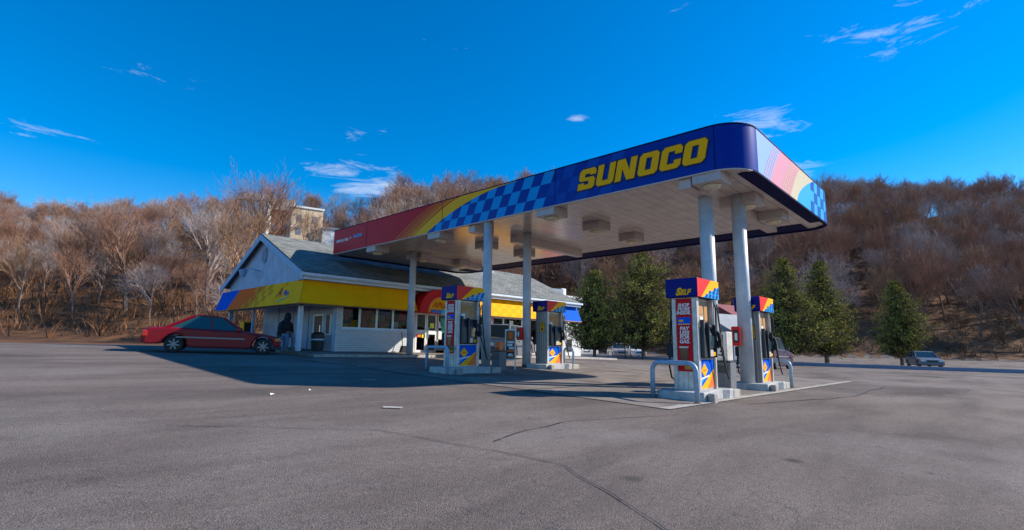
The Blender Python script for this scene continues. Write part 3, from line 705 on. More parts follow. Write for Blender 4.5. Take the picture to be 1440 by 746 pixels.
pump(13.33, 4.20, .86, .48, ('fuel pump at far right half hidden behind the column with the red box', 'rightmost pump behind the red box column'), False)
pump(8.78, 10.14, .80, .50, ('fuel pump with narrow red poster standing in canopy shadow, left of the pair', 'shaded pump with red poster in the middle'), True)
pump(13.33, 10.86, .86, .50, ('sunlit fuel pump with ribbed steel end beyond the tall menu sign', 'sunlit pump left of the pines'), False)

# U-shaped guard rails
def urail(p0, p1, h, label, r=.043):
    z0 = g(*p0); z1 = g(*p1)
    rt = empty('guard_rail', (p0[0], p0[1], z0), label, 'guard rail', 'U-shaped steel guard rails at the pumps')
    a = Vector((p0[0], p0[1], z0)); c = Vector((p1[0], p1[1], z1)); d = Vector((c.x-a.x, c.y-a.y, 0)); L = d.length; d.normalize(); q = .16
    zt = max(z0, z1)+h
    pts = [a, Vector((a.x, a.y, zt-q))]
    for i in range(1, 7): t = R_(15*i); pts.append(Vector((a.x, a.y, zt-q))+d*q*(1-math.cos(t))+Vector((0, 0, q*math.sin(t))))
    for i in range(0, 7):
        t = R_(15*i); pts.append(Vector((c.x, c.y, zt-q))-d*q*(1-math.sin(t))+Vector((0, 0, q*math.cos(t))))
    pts.append(c)
    MB().tube(pts, r, 12).build('rail', 'rail', rt, smooth=True)
    for p in (a, c): MB().lathe(p, [(r+.03, 0), (r+.03, .012), (r+.004, .02)], 14).build('foot', 'rust', rt)
    return rt
urail((9.02, 4.80), (8.72, 3.82), .64, 'grey-blue U-shaped guard rail in front of the nearest pump')
urail((8.68, 11.22), (8.22, 9.81), .62, 'blue U-shaped guard rail in shade left of the middle pump')
urail((15.15, 11.55), (14.75, 10.85), .66, 'pale U-shaped guard rail right of the sunlit far pump')
urail((15.3, 4.85), (15.0, 4.02), .66, 'pale U-shaped guard rail right of the rightmost pump')

# bins, signs, red boxes by the columns
def bin_(X, Y, s, h, label, topbox=True, mt='bin_grey'):
    z = g(X, Y); r = empty('trash_bin', (X, Y, z), label, 'trash bin', 'trash bins')
    b = MB(); b.prism([(-s*.46, 0), (s*.46, 0), (s*.5, h), (-s*.5, h)], 0, -s*.48, s*.48); b.build('body', mt, r, local=True, bevel=.012)
    b = MB(); b.box(-s*.53, s*.53, -s*.53, s*.53, h, h+.035); b.build('lid', 'dark_metal', r, local=True, bevel=.01)
    b = MB(); b.box(-s*.505, -s*.49, -s*.36, s*.36, h-.22, h-.06); b.build('flap', 'dark_metal', r, local=True)
    return r, z+h+.035
r, zt = bin_(11.15, 4.25, .34, .66, 'dark grey square trash bin between the two thick columns')
r2 = empty('squeegee_station', (11.15, 4.25, zt), 'white advert holder with towel dispenser standing on the grey bin', 'dispenser')
b = MB(); b.box(10.99, 11.31, 4.13, 4.37, zt, zt+.60); b.build('case', 'steel', r2, bevel=.012)
b = MB(); b.box(10.98, 10.989, 4.16, 4.34, zt+.05, zt+.57); ad = b.build('advert', 'paper', r2)
b = MB(); b.mat(0).box(10.972, 10.979, 4.20, 4.30, zt+.30, zt+.54).mat(1).box(10.968, 10.9715, 4.225, 4.275, zt+.35, zt+.50).mat(2).box(10.972, 10.979, 4.19, 4.31, zt+.10, zt+.13).box(10.972, 10.979, 4.19, 4.28, zt+.17, zt+.20); b.build('advert_print', ['cola', 'orange', 'black'], ad)
r, zt2 = bin_(10.75, 10.55, .32, .55, 'small grey trash bin at the foot of the column by the menu sign')
r3 = empty('towel_box', (10.70, 10.52, zt2), 'orange-red towel box on the small grey bin', 'dispenser')
MB().box(10.62, 10.80, 10.42, 10.58, zt2, zt2+.24).build('case', 'orange', r3, bevel=.02); MB().box(10.61, 10.619, 10.45, 10.55, zt2+.03, zt2+.08).build('slot', 'black', r3)
# tall menu sign
X, Y = 11.65, 10.95; z = g(X, Y)
sg = empty('menu_sign', (X, Y, z), 'tall white-framed menu sign with a drink and food pictures between two columns', 'sign')
M4 = frame((X, Y, z), (.62, -.78, 0), (0, 0, 1))
b = MB(); b.box(-.17, -.135, 0, 1.22, -.03, .0).box(.135, .17, 0, 1.22, -.03, .0).box(-.135, .135, 1.18, 1.22, -.03, 0).box(-.135, .135, .28, .32, -.03, 0); b.build('frame', 'white', sg, M4=M4)
b = MB(); b.box(-.134, .134, .321, 1.179, -.02, -.006); pn = b.build('panel', 'cola', sg, M4=M4)
b = MB(); b.mat(0).prism([(-.05, .93), (.05, .93), (.07, 1.13), (-.07, 1.13)], 2, -.0055, -.003).mat(1).box(-.10, .10, .80, .86, -.0055, -.003).box(-.10, .06, .70, .78, -.0055, -.003).box(-.05, .11, .61, .68, -.0055, -.003)
b.mat(0).box(-.10, .10, .53, .58, -.0055, -.003).mat(1).prism([(.09*math.cos(R_(a)), .40+.09*math.sin(R_(a))) for a in range(0, 181, 20)], 2, -.0055, -.003).mat(2).box(-.09, .09, .345, .385, -.0055, -.003); b.build('panel_print', ['orange', 'paper', 'bun'], pn, M4=M4)
def redbox(X, Y, z, rot, label, s=1):
    r = empty('extinguisher_box', (X, Y, z), label, 'extinguisher box', 'red boxes on the canopy columns', rz=rot)
    MB().box(-.11*s, .11*s, -.10*s, .10*s, 0, .46*s).build('case', 'red', r, local=True, bevel=.025*s)
    MB().box(-.116*s, -.111*s, -.06*s, .06*s, .08*s, .38*s).build('window', 'black', r, local=True)
    MB().box(-.12*s, -.117*s, -.03*s, .03*s, .13*s, .30*s).build('emblem', 'paper', r, local=True)
redbox(12.84, 4.60, 1.02, R_(20), 'red extinguisher box on the thick front-right column')
redbox(12.83, 11.62, 1.14, R_(10), 'red extinguisher box on the column behind the menu sign', .9)

# ------------------------------------------------------------------ store
SX0, SX1, SY0, SY1 = 10.45, 26.0, 19.7, 26.7
st = empty('store', (9.0, 19.7, .55), 'low pale-blue convenience store with grey shingle gable roof and yellow awning', 'building')
zf = .40
# roof
EY0, EY1, RY, RZ, EZ = 19.0, 28.0, 23.5, 5.72, 3.62
RX0, RX1 = 8.75, 26.6
import math as _m
sl_ = (RZ-EZ)/(RY-EY0)
def roof_plane(ya, za, yb, zb, name):
    # own object space: x along the eave, y up the slope so that shingle courses follow it
    L = _m.hypot(yb-ya, zb-za); o = Vector((RX0, ya, za)); u = Vector((0, yb-ya, zb-za)).normalized()
    b = MB(); n = 24
    b.box(0, RX1-RX0, 0, L, -.05, .03)
    e = b.build(name, 'shingle', st, local=True)
    x = Vector((1, 0, 0)); zz = x.cross(u)
    if zz.z < 0: zz = -zz
    e.matrix_local = Matrix.Translation(-st.location) @ Matrix(((1, u.x, zz.x, o.x), (0, u.y, zz.y, o.y), (0, u.z, zz.z, o.z), (0, 0, 0, 1)))
    return e
roof = roof_plane(EY0, EZ, RY, RZ, 'roof'); roof_plane(EY1, EZ, RY, RZ, 'roof')
for (yy, lab) in ((22.9, 0),):
    MB().lathe((22.6, 22.9, 5.35), [(.07, 0), (.07, .45), (.09, .46), (.09, .5)], 10).build('vent_pipe', 'white', st)
# rake and eave boards
b = MB()
for x in (RX0-.03, RX1):
    for (ya, yb) in ((EY0, RY), (EY1, RY)):
        za, zb_ = EZ-.02, RZ-.02
        MB().prism([(ya, za-.26), (yb, zb_-.26), (yb, zb_), (ya, za)], 0, x, x+.04).build('rake_board', 'trim_blue', st)
b = MB(); b.box(RX0, RX1, EY0-.02, EY0+.02, EZ-.26, EZ-.07); b.build('eave_board', 'trim', st)
b = MB(); b.prism([(EY0-.14, EZ-.02), (EY0-.14, EZ-.12), (EY0-.09, EZ-.16), (EY0-.022, EZ-.16), (EY0-.022, EZ-.02), (EY0-.04, EZ-.02), (EY0-.04, EZ-.14), (EY0-.12, EZ-.10), (EY0-.12, EZ-.02)], 0, RX0-.15, RX1+.1); b.build('gutter', 'trim', st)
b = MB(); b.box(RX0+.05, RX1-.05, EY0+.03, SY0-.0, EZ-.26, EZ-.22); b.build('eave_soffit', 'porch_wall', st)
# gables
def gable(x, t, name, mt):
    b = MB(); b.prism([(EY0+.55, 3.35), (EY1-.55, 3.35), (EY1-.55, EZ+.12), (RY, RZ-.12), (EY0+.55, EZ+.12)], 0, x, x+t); return b.build(name, mt, st)
gb = gable(9.0, .1, 'gable_wall', 'siding'); gable(26.0-.1, .1, 'gable_wall', 'siding')
b = MB(); b.prism([(RY+.25*math.cos(R_(a)), 4.78+.37*math.sin(R_(a))) for a in range(0, 360, 20)], 0, 8.955, 8.995); vt = b.build('gable_vent', 'trim_blue', gb)
b = MB()
for k in range(9): zz_ = 4.50+k*.07; hw = .25*math.sqrt(max(.05, 1-((zz_-4.78)/.37)**2))-.03; b.box(8.94, 8.953, RY-hw, RY+hw, zz_-.02, zz_+.015)
b.build('vent_slat', 'house_slate', vt)
b = MB(); yl = 24.3; b.tube([(8.99, yl-.35, 4.12), (8.62, yl-.35, 4.18), (8.45, yl, 4.16)], .02, 6).lathe((8.42, yl, 3.82), [(.10, 0), (.17, .22), (.19, .30), (.05, .36)], 10); b.build('gable_lamp', 'trim_blue', gb)
# porch ceiling beam, posts and porch wall
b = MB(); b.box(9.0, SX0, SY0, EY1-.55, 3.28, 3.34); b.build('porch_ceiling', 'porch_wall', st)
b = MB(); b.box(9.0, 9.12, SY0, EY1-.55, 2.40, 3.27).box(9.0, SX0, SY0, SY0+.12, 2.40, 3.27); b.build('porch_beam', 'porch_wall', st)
for (x, y, s) in ((9.02, 19.72, .15), (9.02, 24.35, .09), (9.02, 27.25, .15)):
    MB().box(x, x+s, y, y+s, g(x, y), 2.42).build('post', 'trim_blue' if y > 20 else 'trim', st)
# main walls
b = MB()
WZ = 3.4
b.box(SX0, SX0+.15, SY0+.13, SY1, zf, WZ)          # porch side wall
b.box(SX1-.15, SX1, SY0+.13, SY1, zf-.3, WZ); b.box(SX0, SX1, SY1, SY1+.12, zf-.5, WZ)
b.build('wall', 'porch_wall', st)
b = MB()
segs = [(SX0, 10.80, zf, WZ), (10.80, 14.12, zf, 1.58), (10.80, 14.12, 2.52, WZ), (14.12, 14.52, zf, WZ), (14.52, 17.0, 2.45, WZ), (17.0, 17.35, zf-.1, WZ), (17.35, 25.0, zf-.2, .95), (17.35, 25.0, 2.45, WZ), (25.0, SX1, zf-.3, WZ)]
for x0, x1, z0, z1 in segs: b.box(x0, x1, SY0, SY0+.12, z0, z1)
b.build('wall', 'painted_brick', st)
b = MB(); b.box(10.72, 14.2, SY0-.06, SY0-.002, 1.50, 1.58); b.build('sill', 'trim', st)
b = MB(); b.box(SX0-.012, SX0+.10, SY0-.012, SY0-.001, zf, 2.5); b.build('corner_trim', 'trim_blue', st)
# windows
def window(x0, x1, z0, z1, fw=.05, y=SY0+.03, mt='white'):
    b = MB(); b.box(x0, x0+fw, y, y+.07, z0, z1).box(x1-fw, x1, y, y+.07, z0, z1).box(x0+fw, x1-fw, y, y+.07, z0, z0+fw).box(x0+fw, x1-fw, y, y+.07, z1-fw, z1)
    w_ = b.build('window', mt, st); b = MB(); b.box(x0+fw, x1-fw, y+.03, y+.04, z0+fw, z1-fw); b.build('pane', 'glass', w_); return w_
for k in range(4):
    w1 = window(10.80+k*.83, 11.63+k*.83, 1.58, 2.52)
    x0 = 10.88+k*.83
    for (u0, u1, v0, v1, mt_) in (((.0, .42, .45, .84, 'merch_red'), (.44, .66, .0, .30, 'letter_yellow')), ((.05, .60, .50, .84, 'sign_red'), (.1, .3, .0, .34, 'red'), (.42, .60, .0, .22, 'orange')), ((.0, .66, .56, .84, 'awning_purple'), (.1, .5, .06, .28, 'merch_red')), ((.3, .66, .34, .84, 'sign_red'), (.0, .26, .0, .30, 'paper')))[k]:
        MB().box(x0+u0, x0+u1, SY0+.085, SY0+.092, 1.64+v0, 1.64+v1).build('window_display', mt_, w1)
dz0 = .53
dr = []
for k in range(2):
    x0 = 14.55+k*.62; wd = .60
    b = MB(); fw = .07; y = SY0+.02
    b.box(x0, x0+fw, y, y+.06, dz0, 2.40).box(x0+wd-fw, x0+wd, y, y+.06, dz0, 2.40).box(x0+fw, x0+wd-fw, y, y+.06, dz0, dz0+.16).box(x0+fw, x0+wd-fw, y, y+.06, 2.32, 2.40)
    d_ = b.build('door', 'white', st); MB().box(x0+fw, x0+wd-fw, y+.025, y+.035, dz0+.16, 2.32).build('pane', 'glass', d_)
    MB().box(x0+fw, x0+wd-fw, y-.02, y-.001, 1.42, 1.62).build('notice', 'paper', d_)
    MB().tube([(x0+(wd-.1 if k == 0 else .1), y-.05, 1.25), (x0+(wd-.1 if k == 0 else .1), y-.05, 1.75)], .015, 6).build('handle', 'chrome', d_)
    dr.append(d_)
MB().box(14.64, 14.86, SY0-.004, SY0+.002, 1.28, 1.44).build('sticker', 'orange', dr[0]); MB().box(14.9, 15.0, SY0-.004, SY0+.002, 1.26, 1.46).build('sticker', 'lime', dr[0])
MB().box(15.35, 15.6, SY0-.004, SY0+.002, 1.72, 1.95).build('sticker', 'lime', dr[1])
ww = window(15.85, 16.98, dz0+.15, 2.42)
for (x0, x1, z0, z1, mt_) in ((15.98, 16.45, 1.86, 2.22, 'green'), (16.05, 16.5, 1.55, 1.83, 'green'), (15.88, 16.05, 1.75, 2.05, 'paper'), (15.88, 16.1, 1.2, 1.6, 'paper')): MB().box(x0, x1, SY0-.006, SY0+.012, z0, z1).build('window_sign', mt_, ww)
for k in range(5):
    w2 = window(17.35+k*1.53, 17.35+(k+1)*1.53, .95, 2.45, .06)
    if k in (1,):
        MB().box(19.2, 19.62, SY0-.004, SY0+.012, 1.3, 2.4).build('poster', 'pink', w2)
        MB().box(19.28, 19.54, SY0-.008, SY0-.005, 1.95, 2.25).build('poster_print', 'paper', w2)
    if k in (0, 2): MB().box(17.8+k*1.53, 18.1+k*1.53, SY0-.004, SY0+.012, 1.8, 2.3).build('poster', 'paper', w2)
text('lettering', '77', .3, mY(20.6, 2.0, SY0-.006), 'paper', st)
# interior
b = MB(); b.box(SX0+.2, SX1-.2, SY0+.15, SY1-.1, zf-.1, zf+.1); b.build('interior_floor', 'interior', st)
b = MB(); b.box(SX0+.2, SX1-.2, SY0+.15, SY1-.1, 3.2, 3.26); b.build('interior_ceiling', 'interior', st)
b = MB(); r_ = random.Random(3)
for row in (.32, 1.9):
    for k in range(60):
        x0 = SX0+.4+k*.25
        if 14.4 < x0 < 16 and row < 1: continue
        for zz_ in (.75, 1.15, 1.55, 1.95):
            if zz_ > 1.6 and r_.random() < .35: continue
            b.mat(r_.randrange(7)).box(x0, x0+.21, SY0+row, SY0+row+.25, zz_, zz_+.18+.15*r_.random())
b.mat(7)
for row in (.32, 1.9):
    for zz_ in (.73, 1.13, 1.53, 1.93): b.box(SX0+.4, 14.3, SY0+row, SY0+row+.3, zz_-.03, zz_)
tag(b.build('merchandise', ['merch_red', 'merch_blue', 'merch_red', 'red', 'letter_yellow', 'merch_tan', 'paper', 'dark_metal'], st), kind='stuff')
# porch door and window on the porch wall
xp = SX0-.03
def pbox(name, y0, y1, z0, z1, mt, par=st, d=.03, xo=0): return MB().box(xp-d-xo, xp-xo, y0, y1, z0, z1).build(name, mt, par)
b = MB(); b.box(xp-.05, xp+.028, 20.45, 20.52, .6, 2.16).box(xp-.05, xp+.028, 21.25, 21.32, .6, 2.16).box(xp-.05, xp+.028, 20.52, 21.25, 2.09, 2.16).box(xp-.05, xp+.028, 20.52, 21.25, .6, .74); pd = b.build('porch_door', 'white', st)
MB().box(xp-.01, xp+.01, 20.52, 21.25, .74, 2.09).build('pane', 'car_glass_teal', pd)
MB().tube([(xp-.09, 20.62, 1.1), (xp-.09, 20.62, 1.7)], .018, 6).build('handle', 'chrome', pd)
b = MB(); b.box(xp-.03, xp+.028, 19.86, 19.92, 1.28, 2.1).box(xp-.03, xp+.028, 20.28, 20.32, 1.28, 2.1).box(xp-.03, xp+.028, 19.92, 20.28, 1.28, 1.34); pw = b.build('window', 'white', st)
MB().box(xp, xp+.02, 19.92, 20.28, 1.34, 2.1).build('pane', 'car_glass', pw)
for y in (21.9, 23.4, 25.0): pbox('wall_batten', y, y+.07, .6, 3.2, 'trim_blue', d=.02, xo=-.02)
# awning: yellow panels leaning out at the bottom; colours change towards both ends
AZ0, AZ1 = 2.44, 3.38
aw = 'awning'
def awn_front(x0, x1, k, b, yo=0): b.mat(k).add([(x0, 18.90-yo, AZ0), (x1, 18.90-yo, AZ0), (x1, 19.30-yo, AZ1), (x0, 19.30-yo, AZ1)], [(0, 1, 2, 3)])
def AF(X, t, d=0): return (X, 18.90+.40*t-d, AZ0+(AZ1-AZ0)*t)
def AG(Y, t, d=0): return (8.62+.30*t-d, Y, AZ0+(AZ1-AZ0)*t)
def slab(b, F, a0, a1, k, t0=0, t1=1, d=0, a0t=None, a1t=None):
    a0t = a0 if a0t is None else a0t; a1t = a1 if a1t is None else a1t
    b.mat(k).add([F(a0, t0, d), F(a1, t0, d), F(a1t, t1, d), F(a0t, t1, d)], [(0, 1, 2, 3)])
b = MB()
slab(b, AF, 8.62, 14.0, 0, a0t=8.92); slab(b, AF, 16.2, 22.6, 0); slab(b, AF, 22.6, 24.6, 1, a0t=23.2, a1t=24.9); slab(b, AF, 22.6, 22.61, 0, a1t=23.2); 
slab(b, AF, 24.6, 26.6, 2, a0t=24.9)
slab(b, AG, 18.90, 24.0, 0, a0t=19.30, a1t=22.9); slab(b, AG, 24.0, 26.6, 1, a0t=22.9, a1t=25.9); slab(b, AG, 26.6, 28.2, 2, a0t=25.9)
# returns and undersides
b.mat(3).add([(8.62, 18.90, AZ0), (26.6, 18.90, AZ0), (26.6, 19.6, AZ0), (8.62, 19.6, AZ0)], [(0, 1, 2, 3)]).add([(8.62, 19.6, AZ0), (8.98, 19.6, AZ0), (8.98, 28.2, AZ0), (8.62, 28.2, AZ0)], [(0, 1, 2, 3)])
b.mat(3).add([(8.92, 19.30, AZ1), (26.6, 19.30, AZ1), (26.6, 19.69, AZ1+.05), (8.92, 19.69, AZ1+.05)], [(0, 1, 2, 3)])
b.mat(2).add([(26.6, 18.9, AZ0), (26.6, 19.69, AZ0), (26.6, 19.69, AZ1), (26.6, 19.3, AZ1)], [(0, 1, 2, 3)]); b.mat(2).add([AG(28.2, 0), AG(28.2, 1), (8.99, 28.2, AZ1), (8.99, 28.2, AZ0)], [(0, 1, 2, 3)])
A = b.build('awning', ['awning_yellow', 'awning_orange', 'awning_blue', 'porch_wall'], st)
for F, lo, n, sg_, sh in ((AF, 17.0, 15, 1, .25), (AG, 22.3, 9, 1, -.6)):
    b = MB()
    for i in range(n):
        for j in range(4):
            if (i+j) % 2: continue
            a = lo+i*.36*sg_; t0 = j/4; t1 = (j+1)/4
            if F is AG and (a < 22.4 - t0*1.0 or a > 25 - t0*1.1): continue
            slab(b, F, a+sh*t0, a+.36+sh*t0, 1 if F is AG else 0, t0, t1, .006, a+sh*t1, a+.36+sh*t1)
    b.build('awning_checker', ['awning_gold', 'awning_amber'], A)
b = MB(); b.mat(0)
for t0 in (0,): 
    b.add([AF(24.9, 0, .008), AF(24.6, 0, .008), AF(24.9, 1, .008)], [(0, 1, 2)])
b.tube([AF(8.62, 0, .01), AF(26.6, 0, .01)], .018, 5).tube([AG(18.9, 0, .01), AG(28.2, 0, .01)], .018, 5).tube([(8.62, 18.9, AZ0), (8.92, 19.3, AZ1)], .014, 5)
b.build('awning_hem', ['awning_amber'], A)
def frAG(Y, t, d=.012):
    o = Vector(AG(Y, t, d)); up = (Vector(AG(Y, 1))-Vector(AG(Y, 0))).normalized(); return frame(o, (0, -1, 0), up)
text('lettering', 'A', .62, frAG(21.15, .55), 'poster_red', A, shear=.35); text('lettering', 'Plus', .34, frAG(20.5, .50), 'awning_blue', A, shear=.35)
b = MB(); P0 = [(21.2, .14), (20.9, .2), (20.5, .28), (20.1, .36), (20.1, .32), (20.5, .22), (20.9, .14)]
b.add([AG(y, t, .012) for y, t in P0], [tuple(range(len(P0)))]); b.build('swoosh', 'green', A)
b = MB()
for k in range(5): a = R_(20+k*32); c0 = (20.72, .82); b.add([AG(c0[0]+.07*math.cos(a-.2), c0[1]+.08*math.sin(a-.2), .012), AG(c0[0]+.07*math.cos(a+.2), c0[1]+.08*math.sin(a+.2), .012), AG(c0[0]+.2*math.cos(a), c0[1]+.2*math.sin(a), .012)], [(0, 1, 2)])
b.build('sun_emblem', 'awning_orange', A)
# arch sign above the door
cx, zc = 15.15, 2.40; ya = 18.72
def arc(r, rz, n=24): return [(cx+r*math.cos(R_(180*i/n)), zc+rz*math.sin(R_(180*i/n))) for i in range(n+1)]
b = MB(); b.prism(arc(1.15, 1.08), 1, ya, 19.6); arch = b.build('arch_sign', 'sign_red', st)
b = MB(); b.prism(arc(.70, .72), 1, ya-.02, ya-.002); b.build('arch_field', 'awning_gold', arch)
b = MB(); P1 = arc(.70, .72); P2 = arc(.64, .66); b.mat(0)
for i in range(len(P1)-1): b.add([(P1[i][0], ya-.026, P1[i][1]), (P1[i+1][0], ya-.026, P1[i+1][1]), (P2[i+1][0], ya-.026, P2[i+1][1]), (P2[i][0], ya-.026, P2[i][1])], [(0, 1, 2, 3)])
b.build('arch_ring', 'orange', arch)
text('lettering', 'APlus', .36, mY(cx-.05, zc+.34, ya-.03), 'poster_red', arch, shear=.3)
b = MB(); b.mat(0).box(cx-.55, cx+.85, ya-.07, ya-.03, zc-.02, zc+.13).mat(1).box(cx+.0, cx+.8, ya-.1, ya-.071, zc-.06, zc+.12).mat(2).prism([(cx+.1, zc+.14), (cx+.8, zc+.14), (cx+.5, zc+.36)], 1, ya-.09, ya-.06)
b.build('door_banner', ['merch_blue', 'cyan', 'lime'], arch)
b = MB(); b.box(14.5, 17.0, SY0-.02, SY0+.02, 2.40, 2.45); b.build('lintel', 'trim', st)

# small things at the store front
def lbl(o, l, c, gq=None): return tag(o, l, c, gq)
def rack(X, Y, w_, d, h, mt, label, win='paper'):
    z = g(X, Y)+SW; r = empty('newspaper_box', (X, Y, z), label, 'newspaper box', 'newspaper boxes')
    MB().box(0, w_, 0, d, .12, h).build('cabinet', mt, r, local=True, bevel=.015)
    MB().box(.05, w_-.05, -.006, -.001, h*.55, h-.06).build('window', win, r, local=True)
    MB().box(.02, .08, .03, d-.03, 0, .12).box(w_-.08, w_-.02, .03, d-.03, 0, .12).build('foot', 'black', r, local=True)
rack(15.95, 18.9, .52, .42, 1.0, 'orange', 'orange-red newspaper box right of the store door')
rack(16.75, 18.95, .42, .42, .85, 'paint_white', 'white newspaper box behind the middle pump')
rack(9.35, 26.3, .4, .4, 1.15, 'letter_yellow', 'yellow newspaper box under the far end of the store porch', 'black')
# broom and dustpan leaning by the door
z = g(13.65, 19.3)+SW
bt = empty('dust_pan', (13.65, 19.3, z), 'black long-handled dust pan leaning on the sunlit wall left of the door', 'dust pan')
MB().tube([(13.72, 19.62, z+.9), (13.65, 19.42, z+.2)], .018, 6).build('handle', 'black', bt)
MB().prism([(13.48, z), (13.85, z), (13.80, z+.3), (13.58, z+.3)], 1, 19.25, 19.45).build('pan', 'black', bt)
# round black bin in the porch
z = g(9.9, 20.1)+SW
rb = empty('trash_can', (9.95, 19.98, z), 'round black trash can with a pale band at the porch corner', 'trash can')
MB().lathe((9.95, 19.98, z), [(.22, 0), (.25, .42)], 18).build('body', 'black', rb, smooth=False)
MB().lathe((9.95, 19.98, z), [(.256, .42), (.258, .47)], 18).build('band', 'trim', rb)
MB().lathe((9.95, 19.98, z), [(.25, .471), (.255, .66), (.15, .74)], 18).build('lid', 'black', rb)
# bench rail on the porch edge
z = g(9, 21.2)
bn = empty('bench', (8.85, 20.45, z), 'blue-grey plank bench along the porch edge with person on it', 'bench')
MB().box(8.72, 9.02, 20.40, 23.4, z+.50, z+.56).build('seat', 'house_slate', bn, bevel=.01)
MB().box(8.86, 8.90, 20.50, 23.3, z+.34, z+.40).build('brace', 'house_slate', bn)
for y in (20.5, 21.9, 23.2): MB().box(8.80, 8.96, y, y+.10, z-.05, z+.50).build('leg', 'house_slate', bn)

# ------------------------------------------------------------------ person sitting on the bench
def person():
    z = z_b = g(8.9, 20.7)+.56
    root = empty('person', (8.86, 20.75, z-.56), 'person in dark hooded coat and jeans sitting hunched on the porch bench', 'person')
    # forward direction f (knees), side s
    f = Vector((.25, -.97, 0)).normalized(); s = Vector((f.y, -f.x, 0)); o = Vector((8.90, 20.78, z+.10)); up = Vector((0, 0, 1))
    def P(a, b_, c): return o+f*a+s*b_+up*c
    def skin(name, pts, edges, rad, mt, par, lv=2):
        me = bpy.data.meshes.new(name); me.from_pydata([tuple(p-par.location-(par.parent.location if par.parent else Vector())) for p in pts], edges, []); me.materials.append(M[mt])
        ob = bpy.data.objects.new(name, me); C.objects.link(ob); ob.parent = par
        md = ob.modifiers.new('skin', 'SKIN'); md.use_smooth_shade = True
        lay = me.skin_vertices[0] if me.skin_vertices else None
        if lay is None:
            bm = bmesh.new(); bm.from_mesh(me); bm.verts.layers.skin.new(); bm.to_mesh(me); bm.free(); lay = me.skin_vertices[0]
        for i, r in enumerate(rad): lay.data[i].radius = (r, r)
        lay.data[0].use_root = True
        ob.modifiers.new('sub', 'SUBSURF').render_levels = lv; return ob
    V = [P(0, 0, 0), P(.03, 0, .20), P(.10, 0, .38), P(.17, 0, .50), P(.21, 0, .58), P(.235, 0, .70), P(.25, 0, .76)]
    E = [(0, 1), (1, 2), (2, 3), (3, 4), (4, 5), (5, 6)]; Rr = [.09, .09, .09, .08, .05, .095, .07]
    for sd in (-1, 1):
        i = len(V); V += [P(.05, sd*.10, -.01), P(.42, sd*.13, .00), P(.44, sd*.13, -.28), P(.43, sd*.13, -.55), P(.56, sd*.13, -.585)]
        E += [(0, i), (i, i+1), (i+1, i+2), (i+2, i+3), (i+3, i+4)]; Rr += [.095, .07, .06, .042, .04]
        j = len(V); V += [P(.14, sd*.19, .46), P(.14, sd*.25, .20), P(.36, sd*.13, .10), P(.44, sd*.07, .09)]
        E += [(3, j), (j, j+1), (j+1, j+2), (j+2, j+3)]; Rr += [.065, .048, .036, .03]
    body = skin('body', V, E, Rr, 'skin', root)
    # hooded coat: one loose tube from hem to hood, sleeves set into it
    hem = [(-.02, -.10, .20), (-.02, .0, .225), (.0, .15, .225), (.05, .30, .235), (.10, .42, .225), (.14, .50, .17), (.17, .56, .125), (.20, .63, .135), (.22, .71, .142), (.20, .80, .115), (.16, .86, .05), (.14, .88, .01)]
    pts = [P(0, 0, 0)+f*a_+up*c_ for a_, c_, r_ in hem]
    b = MB(); b.tube(pts, [h[2] for h in hem], 14)
    coat = b.build('hooded_coat', 'coat', root, smooth=True)
    MB().tube([P(.02, 0, -.03), P(.22, 0, .0), P(.36, 0, .01)], [.20, .17, .12], 12).build('coat_skirt', 'coat', coat, smooth=True)
    for sd in (-1, 1):
        MB().tube([P(.12, sd*.12, .47), P(.13, sd*.22, .42), P(.14, sd*.27, .22), P(.25, sd*.22, .13), P(.38, sd*.13, .11)], [.10, .095, .08, .072, .055], 12).build('sleeve', 'coat', coat, smooth=True)
    Vj = [P(.1, 0, -.02)]; Ej = []; Rj = [.10]
    for sd in (-1, 1):
        j = len(Vj); Vj += [P(.20, sd*.11, -.0), P(.43, sd*.13, -.0), P(.45, sd*.13, -.28), P(.43, sd*.13, -.54)]; Ej += [(0, j), (j, j+1), (j+1, j+2), (j+2, j+3)]; Rj += [.095, .085, .072, .066]
    skin('jeans', Vj, Ej, Rj, 'denim', root)
    for sd in (-1, 1): skin('shoe', [P(.42, sd*.13, -.60), P(.55, sd*.13, -.61), P(.64, sd*.13, -.62)], [(0, 1), (1, 2)], [.05, .045, .035], 'black', root)
    for sd in (-1, 1):
        hb = P(.46, sd*.06, .09)
        for k in range(5):
            a = (k-2)*.018; L = (.05, .07, .075, .07, .055)[k]
            skin('finger', [hb+s*a, hb+s*a+f*L*.6, hb+s*a+f*L*.8-up*L*.5], [(0, 1), (1, 2)], [.011, .009, .008], 'skin', body, 1)
person()

